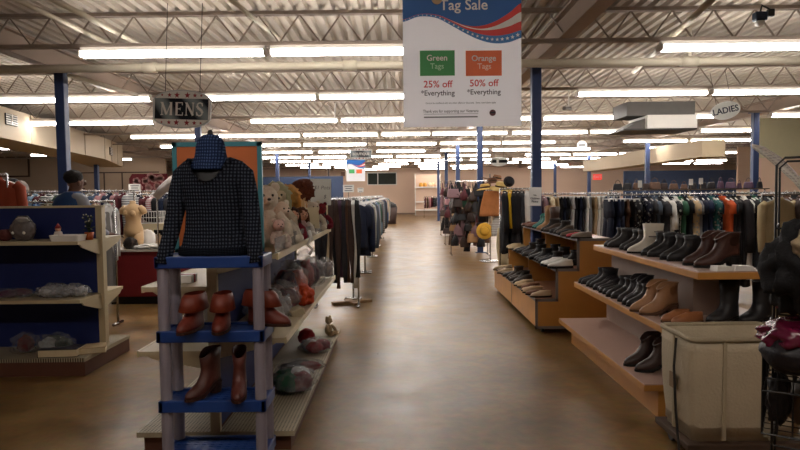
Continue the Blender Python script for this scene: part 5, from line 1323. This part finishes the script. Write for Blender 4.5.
for i in range(26):
    a = rnd.uniform(0, 6.28); h_ = rnd.uniform(.08, .24); r_ = rnd.uniform(.01, .05); p = Vector((r_ * math.cos(a), r_ * math.sin(a), h_))
    mb.tube([(0, 0, .05), p * .6 + Vector((0, 0, .03)), p], .002, 4); mb.blob(p, (.016, .014, .006), .1, 3, i, 1)
    if i % 2: bb.blob(p + Vector((0, -.015, .01)), (.007, .007, .007), 0, 1, 1, 1)
mb.build('foliage', mat('dark_foliage', '1d2a20', .7), t); bb.build('berries', mat('pale_berry', 'a8a48c', .5), t)
mbag(*gy(52, 5.72, ZB), (.17, .12, .07), ['8b8b8e', 'a2a2a4', '77777a'], 'crumpled clear bubble wrap bag at left on the second shelf', .7, 21)
mbag(*gy(72, 5.74, ZB), (.12, .11, .065), ['94949a', 'a8a8ab'], 'crumpled clear bubble wrap bag at right on the second shelf', .7, 22)
mbag(*gy(10, 5.72, ZB), (.18, .12, .05), ['4c2440', '5a2c3e'], 'purple filled clear bag at left edge of the second shelf', .3, 23)
mbag(*gy(20, 5.72, ZC), (.13, .11, .1), ['571f1e', '6a2a26'], 'dark red filled bag on the base deck at far left', .25, 24)
mbag(*gy(50, 5.7, ZC), (.16, .12, .1), ['24332a', '33443a', '8b8f90'], 'dark green filled bag on the base deck behind the books', .35, 25)
def book(x, y, z, rz, w, d, h, col, lab):
    t = empty('book', (x, y, z), lab, 'book', rz=R(rz))
    MB().box(-w + .006, w - .004, -d + .004, d - .004, .004, h - .004).build('pages', mat('book_pages', 'cdbf9d', .8), t)
    mb = MB(); mb.box(-w, w, -d, d, 0, .004); mb.box(-w, w, -d, d, h - .004, h); mb.box(-w, -w + .005, -d, d, 0, h); mb.build('cover', mat('cover_' + col, col, .6), t); return t
book(PX(56, 5.62), 5.62, ZC, 5, .17, .1, .07, '2b2730', 'thick book with dark cover lying on the left base deck')
book(PX(80, 5.66), 5.72, ZC, 22, .15, .1, .055, '9a8562', 'tan covered book lying right of the dark one on the deck')
# ================================================================== COUNTER GOODS
zc_ = AY(107, 250, RY).z
mt = empty('torso_mannequin', (PX(132, 9.4), 9.42, zc_), 'tan armless torso mannequin standing on the red counter', 'mannequin', rz=R(-12))
MBt = MB().loft([ell(0, 0, z, a, b_, 24) for z, a, b_ in ((.19, .13, .1), (.24, .155, .115), (.3, .15, .11), (.4, .115, .085), (.48, .125, .1), (.54, .145, .115), (.6, .15, .1), (.64, .13, .075), (.665, .07, .055), (.68, .045, .045), (.72, .042, .042), (.725, .02, .02))])
for s in (-1, 1):
    MBt.blob((s * .055, -.085, .535), (.05, .045, .05), 0, 1, 1, 2)
    MBt.tube([(s * .07, 0, .25), (s * .085, -.005, .12), (s * .09, -.01, 0)], [.085, .075, .062], 16)
    MBt.tube([(s * .12, 0, .61), (s * .17, 0, .585), (s * .195, 0, .53)], [.055, .05, .045], 12)
MBt.build('torso', m_skin2, mt, smooth=True)
o = MB().blob((0, 0, .07), (.12, .1, .08), .3, 3, 3, 3, flat=.8).build('dark_pouch', m_bag, smooth=True, color='2b2522', loc=(PX(128, 9.26), 9.3, zc_)); o.scale = (.9, .7, 1.2); tag(o, 'dark brown pouch between the legs of the torso mannequin', 'handbag')
o = MB().blob((0, 0, .03), (.28, .14, .04), .5, 4, 3, 4, flat=.7).build('crumpled_tissue', m_white, loc=(PX(148, 9.35), 9.35, zc_)); tag(o, 'crumpled white tissue paper on the red counter', 'paper')
t = empty('paper_sack', (PX(156, 10.0), 9.62, zc_), 'white printed sack under the cream shelf behind the counter', 'bag')
MB().blob((0, 0, .13), (.12, .08, .15), .15, 3, 7, 3, flat=.85).build('sack', m_paper, t, smooth=True)
# wire basket on the low shelf
p = AY(150, 224, 10.3)
t = empty('wire_basket', (p.x, 10.4, AY(139, 224, 10.2).z), 'white wire basket of clothes on the cream shelf', 'basket')
mb = MB(); w, d, h = .17, .14, .2
for i in range(9):
    x = -w + 2 * w * i / 8
    for y in (-d, d): mb.tube([(x, y, 0), (x, y, h)], .004, 4)
for z in (0.005, h / 2, h): mb.tube([(-w, -d, z), (w, -d, z), (w, d, z), (-w, d, z), (-w, -d, z)], .005, 4)
for i in range(7):
    y = -d + 2 * d * i / 6
    for x in (-w, w): mb.tube([(x, y, 0), (x, y, h)], .004, 4)
    mb.tube([(-w, y, .004), (w, y, .004)], .004, 4)
mb.build('wire_frame', m_hang, t)
o = MB().blob((0, 0, .1), (.14, .11, .1), .35, 3, 5, 3, flat=.9).build('folded_clothes', m_gar, smooth=True, color='2a2428', loc=(p.x, 10.4, AY(139, 224, 10.2).z + .012)); tag(o, 'dark folded clothes inside the white wire basket', 'clothes')
a = AY(156, 197, 8.6); c = AY(173, 181, 8.6)
o = MB().tube([a, a.lerp(c, .4) + Vector((0, 0, .02)), c, c + Vector((.12, .02, .06))], [.05, .065, .075, .08], 14).build('white_sleeve', m_gar, smooth=True, color='cfc6c2'); tag(o, 'white sleeve of a garment stretching up left of the orange board', 'clothes')
o = MB().tube([AY(157, 198, 8.6), AY(157, 198, 8.6) * 1 - Vector((0, 0, AY(157, 198, 8.6).z))], .012, 6).build('display_pole', m_chrome); tag(o, 'thin chrome pole under the white sleeve', 'pole')
# hats at left edge
for i, (px, py, c, nm) in enumerate(((3, 184, '2c2a30', 'dark grey knit cap'), (13, 184, '1c1b20', 'black knit cap'), (20, 186, '8f8780', 'pale floral knit cap'))):
    pp = AY(px, py, 10.6)
    o = MB().lathe([(.13, 0), (.135, .03), (.12, .1), (.07, .16), (0, .18)], n=18).build('winter_hat', m_gar, smooth=True, color=c, loc=(pp.x, 10.6, pp.z - .08)); MB().tube([(0, 0, .0), (0, 0, -(pp.z - .08))], .012).build('cap_stand', m_chrome, o); tag(o, nm + ' on a tall stand at the left edge', 'hat')
# ================================================================== RIGHT WIRE RACK with bags
WY = 2.62
wx = PX(776, WY); ztp = AY(776, 158, WY).z
W_ = empty('wire_display_rack', (wx, WY, 0), 'black wire display rack with baskets at the right edge', 'rack', rz=R(-33))
mb = MB(); r_ = .0052; X2 = .24
mb.tube([(0, 0, .02), (0, 0, ztp - .03), (.03, 0, ztp), (X2, 0, ztp)], r_, 6); mb.tube([(X2 * .72, .0, .02), (X2 * .72, 0, ztp)], r_, 6); mb.tube([(0, .4, .02), (0, .4, ztp - .03), (.03, .4, ztp), (X2, .4, ztp)], r_, 6)
mb.tube([(X2, 0, .02), (X2, 0, ztp)], r_, 6); mb.tube([(X2, .4, .02), (X2, .4, ztp)], r_, 6)
mb.build('upright_frame', m_black, W_, smooth=True)
mb = MB()
for z in (1.43, 1.33, .95, .5, .08):
    mb.tube([(0, 0, z), (0, .4, z)], r_ * .8, 5); mb.tube([(0, 0, z), (X2, 0, z)], r_ * .8, 5)
mb.build('cross_bar', m_black, W_)
for i in range(4):
    y = .02 + .0 * i; x = .03 + .05 * i
    MB().tube([(x, 0, 1.43), (x, -.03, 1.45), (x + .005, -.1, 1.425), (x + .005, -.12, 1.45)], .005, 6).build('hook', m_black, W_)
def wbasket(x0, x1, y0, y1, z0, z1, nm='wire_basket'):
    mb = MB()
    for z in (z0, (z0 + z1) / 2, z1): mb.tube([(x0, y0, z), (x1, y0, z), (x1, y1, z), (x0, y1, z), (x0, y0, z)], .005, 5)
    n = 5
    for i in range(n + 1):
        x = x0 + (x1 - x0) * i / n; mb.tube([(x, y0, z1), (x, y0, z0), (x, y1, z0), (x, y1, z1)], .0035, 4)
        y = y0 + (y1 - y0) * i / n; mb.tube([(x0, y, z1), (x0, y, z0), (x1, y, z0)], .0035, 4)
    return mb.build(nm, m_black, W_)
zz = lambda py: AY(785, py, WY).z
wbasket(-.035, X2, -.06, .3, zz(430), zz(345)); wbasket(-.02, X2, -.06, .3, zz(375), zz(330)); wbasket(.02, X2, -.05, .3, zz(312), zz(252))
# black coat bundle, magenta bag
p = AY(790, 255, WY)
def heap(px0, px1, py0, py1, Y, dp, col, lab, name, m, cat, seed, amp=.22, sub=4):
    a = AY(px0, py0, Y); c = AY(px1, py1, Y)
    o = MB().blob((0, 0, 0), ((c.x - a.x) / 2, dp, (a.z - c.z) / 2), amp, 2.4, seed, sub).build(name, m, smooth=True, color=col, loc=((a.x + c.x) / 2, Y, (a.z + c.z) / 2)); tag(o, lab, cat); return o
o = heap(766, 842, 228, 312, WY - .12, .12, '101013', 'bulky black coat slung over the wire rack at right edge', 'black_coat', m_gar, 'coat', 3, .35)
MB().tube([(-.06, -.02, .1), (-.01, -.06, .17), (.05, -.05, .2), (.1, 0, .21)], [.045, .05, .045, .04], 12).build('coat_sleeve', m_gar, o, smooth=True, color='131316')
heap(794, 842, 226, 262, WY - .2, .05, '8a7a62', 'tan cloth lying over the black coat at the right edge', 'tan_cloth', m_gar, 'cloth', 5)
t = heap(764, 850, 318, 352, WY - .06, .14, '5c1230', 'shiny magenta bag in the upper basket of the wire rack', 'magenta_bag', objmat('shiny_vinyl', .22, bump=.5, bscale=18, spec=.7), 'handbag', 7, .25)
o = heap(766, 850, 330, 376, WY - .08, .15, '15131a', 'black bowl-shaped bag under the magenta one in the wire rack', 'black_bag', m_bag, 'handbag', 8, .08)
heap(786, 835, 378, 428, WY + .05, .1, '5a4a3a', 'brown folded purse in the lower wire basket', 'folded_purse', m_bag, 'handbag', 9, .12)
heap(768, 790, 372, 424, WY - .0, .04, '131115', 'black strap bundle hanging inside the lower wire basket', 'strap_bundle', m_bag, 'handbag', 10, .25)
heap(776, 830, 296, 312, WY + .08, .1, '5c1a22', 'dark red cloth folded in the top wire basket', 'red_cloth', m_gar, 'cloth', 11, .15)
# grey netting at right
pts0 = [(752, 144), (764, 147), (780, 157), (795, 172), (812, 192)]; pts1 = [(752, 148), (766, 158), (781, 171), (793, 182), (808, 200)]
mb = MB(); vs = []; fs = []
Yn2 = 14.5
for i in range(13):
    q = i / 12 * (len(pts0) - 1); k_ = min(int(q), len(pts0) - 2); f_ = q - k_
    for j in range(5):
        a = [pts0[k_][d] * (1 - f_) + pts0[k_ + 1][d] * f_ for d in (0, 1)]; c = [pts1[k_][d] * (1 - f_) + pts1[k_ + 1][d] * f_ for d in (0, 1)]
        e = j / 4; vs.append(AY(a[0] * (1 - e) + c[0] * e, a[1] * (1 - e) + c[1] * e, Yn2 - 2.0 * i / 12 + .5 * math.sin(e * math.pi) * .4))
for i in range(12):
    for j in range(4): fs.append((i * 5 + j, i * 5 + j + 1, i * 5 + j + 6, i * 5 + j + 5))
mb.add(vs, fs)
mn = dots_mat('grey_netting_mesh', '8d857b', '6e675f', .06, .3, .8, 'XZ'); mn.node_tree.nodes['Principled BSDF'].inputs['Alpha'].default_value = .96
o = mb.build('netting', mn, smooth=True); tag(o, 'sloping grey netting slung from the dark blue post at right', 'netting')
MB().tube([v for v in vs[0::5]], .01, 6).build('net_edge_cord', m_greytrim, o)
# small dark floor things under scarf stand
o = MB().box(-.3, .3, -.05, .05, 0, .04).box(-.05, .05, -.2, .2, 0, .035).build('wooden_foot', mat('pale_wood', '8d6f4c', .6), loc=(-.72, 9.1, 0.0)); o.rotation_euler = (0, 0, R(25)); tag(o, 'pale wooden cross foot on the floor under the scarves', 'stand')
# bin near back wall
p = AY(390, 205, 34); o = MB().lathe([(0, 0), (.32, 0), (.4, .9), (.36, .9), (.3, .1), (0, .1)], n=18).build('waste_bin', mat('bin_brown', '4a3a36', .6), smooth=True, loc=(p.x, 34, 0)); MB().blob((0, 0, .95), (.36, .36, .25), .3, 3, 2, 3).build('bin_liner', m_dark, o, smooth=True); tag(o, 'dark brown bin at the far end of the long aisle rack', 'bin')
# ================================================================== MAN IN BLUE VEST
def person(loc, rz, lab, vestc, shirtc, H=1.82):
    t = empty('person', loc, lab, 'person', rz=R(rz))
    k = H / 1.8
    hb = -.075; V = {'pel': (0, 0, .97), 'wst': (0, .01, 1.1), 'chs': (0, .0, 1.3), 'sho': (0, .01, 1.45), 'nck': (0, -.01, 1.505), 'nc2': (0, -.03, 1.545), 'hd1': (0, -.05, 1.585), 'hd2': (0, -.045, 1.64), 'hd3': (0, -.035, 1.685)}
    r = {'pel': (.155, .115), 'wst': (.145, .105), 'chs': (.17, .12), 'sho': (.13, .085), 'nck': .058, 'nc2': .058, 'hd1': (.07, .088), 'hd2': (.076, .098), 'hd3': (.055, .07)}
    E = [('pel', 'wst'), ('wst', 'chs'), ('chs', 'sho'), ('sho', 'nck'), ('nck', 'nc2'), ('nc2', 'hd1'), ('hd1', 'hd2'), ('hd2', 'hd3')]
    for s, n_ in ((-1, 'r'), (1, 'l')):
        V.update({n_ + 'sh': (s * .185, .01, 1.43), n_ + 'el': (s * .26, -.02, 1.16), n_ + 'wr': (s * .2, -.25, 1.08), n_ + 'hp': (s * .095, 0, .9), n_ + 'kn': (s * .11, -.02, .5), n_ + 'an': (s * .115, .03, .09)})
        r.update({n_ + 'sh': .062, n_ + 'el': .045, n_ + 'wr': .03, n_ + 'hp': .09, n_ + 'kn': .06, n_ + 'an': .042})
        E += [('sho', n_ + 'sh'), (n_ + 'sh', n_ + 'el'), (n_ + 'el', n_ + 'wr'), ('pel', n_ + 'hp'), (n_ + 'hp', n_ + 'kn'), (n_ + 'kn', n_ + 'an')]
        # palm and fingers
        V[n_ + 'pm'] = (s * .185, -.32, 1.07); r[n_ + 'pm'] = (.032, .018); E.append((n_ + 'wr', n_ + 'pm'))
        for f in range(4):
            o_ = (f - 1.5) * .02; ln_ = [.07, .085, .08, .062][f]
            V[n_ + 'f%da' % f] = (s * .185 + o_, -.345, 1.068); V[n_ + 'f%db' % f] = (s * .185 + o_ * 1.1, -.345 - ln_ * .6, 1.058); V[n_ + 'f%dc' % f] = (s * .185 + o_ * 1.1, -.345 - ln_, 1.035)
            r.update({n_ + 'f%da' % f: .0095, n_ + 'f%db' % f: .009, n_ + 'f%dc' % f: .0075}); E += [(n_ + 'pm', n_ + 'f%da' % f), (n_ + 'f%da' % f, n_ + 'f%db' % f), (n_ + 'f%db' % f, n_ + 'f%dc' % f)]
        V[n_ + 'ta'] = (s * .185 - s * .04, -.31, 1.062); V[n_ + 'tb'] = (s * .185 - s * .055, -.35, 1.052); r.update({n_ + 'ta': .011, n_ + 'tb': .009}); E += [(n_ + 'pm', n_ + 'ta'), (n_ + 'ta', n_ + 'tb')]
    def sub(names, grow, m, nm, par, over={}):
        ks = [q for q in V if q in names]; idx = {q: i for i, q in enumerate(ks)}
        rad = [tuple(x + grow for x in (over.get(q, r[q]) if isinstance(over.get(q, r[q]), tuple) else (r[q], r[q]))) for q in ks]
        o = skin(nm, [tuple(c * k for c in V[q]) for q in ks], [(idx[a], idx[b_]) for a, b_ in E if a in idx and b_ in idx], rad, m, par); return o
    body = sub(set(V), 0, m_skin1, 'body', t)
    sub({'chs', 'sho', 'rsh', 'lsh', 'rel', 'lel', 'rwr', 'lwr'}, .012, mat('grey_shirt', shirtc, .85), 'shirt', t)
    MB().loft([[v * k for v in ell(0, y_, z, a_, b_, 32)] for z, a_, b_, y_ in ((.86, .185, .145, 0), (.9, .192, .15, 0), (1.02, .185, .145, 0), (1.12, .183, .14, .005), (1.3, .208, .155, 0), (1.38, .218, .15, .005), (1.44, .21, .125, .01), (1.48, .165, .1, .005), (1.505, .1, .078, 0), (1.52, .075, .07, -.005), (1.5, .068, .064, -.005))], caps=False).build('vest', mat('blue_vest', vestc, .8), t, smooth=True)
    sub({'pel', 'rhp', 'lhp', 'rkn', 'lkn', 'ran', 'lan'}, .02, mat('dark_trousers', '22242c', .85), 'trousers', t, {'pel': (.125, .1)})
    for s in (-1, 1):
        MB().loft([[Vector((v.x + s * .115 * k, -v.y + .1, v.z)) for v in egg(0, .28, .05, z)] for z in (0, .03)] + [[Vector((v.x + s * .115 * k, -v.y + .1, v.z)) for v in egg(.0, .2, .045, .07)]] + [[Vector((v.x + s * .115 * k, -v.y + .1, v.z)) for v in egg(.0, .13, .045, .1)]]).build('shoe', m_dark, t, smooth=True)
        MB().blob((s * .082 * k, -.03, 1.60 * k), (.012, .022, .032), .05, 3, 1, 2).build('ear', m_skin1, t, smooth=True)
        e = MB().blob((s * .03 * k, -.131 * k, 1.625 * k), (.013, .008, .009), 0, 1, 1, 2).build('eye', m_white, t, smooth=True); MB().blob((s * .03 * k, -.139 * k, 1.625 * k), (.005, .003, .005), 0, 1, 1, 2).build('pupil', m_dark, e)
    MB().loft([ell(0, -.131 * k, 1.64 * k, .008, .006, 10), ell(0, -.15 * k, 1.595 * k, .018, .018, 10), ell(0, -.131 * k, 1.58 * k, .016, .008, 10)]).build('nose', m_skin1, t, smooth=True)
    MB().blob((0, -.127 * k, 1.55 * k), (.026, .012, .009), .05, 3, 1, 2).build('mouth', mat('lip', '5a3029', .5), t, smooth=True)
    MB().blob((0, -.021 * k, 1.665 * k), (.088, .102, .082), .06, 6, 3, 4).build('hair', mat('dark_hair', '1b1614', .9, bump=.6, bscale=80), t, smooth=True)
    return t
p = AY(72, 200, 6.85)
person((p.x, 6.85, 0), 150, 'man in a blue vest over grey sleeves seen from behind at left', '1f4272', '7c7e84', 1.97)
# ================================================================== LIGHT
w = bpy.data.worlds.new('store_ambient'); SC.world = w; w.use_nodes = True
bg = w.node_tree.nodes['Background']; bg.inputs[0].default_value = (1, .9, .8, 1); bg.inputs[1].default_value = .13
SC.view_settings.view_transform = 'Standard'
SC.view_settings.exposure = .76
dupl = {l: n for l, n in LABELS.items() if len(n) > 1}
for l, n in dupl.items(): print('DUPLABEL', l, n)
for l in LABELS:
    if not 4 <= len(l.split()) <= 16: print('LABELLEN', len(l.split()), l)
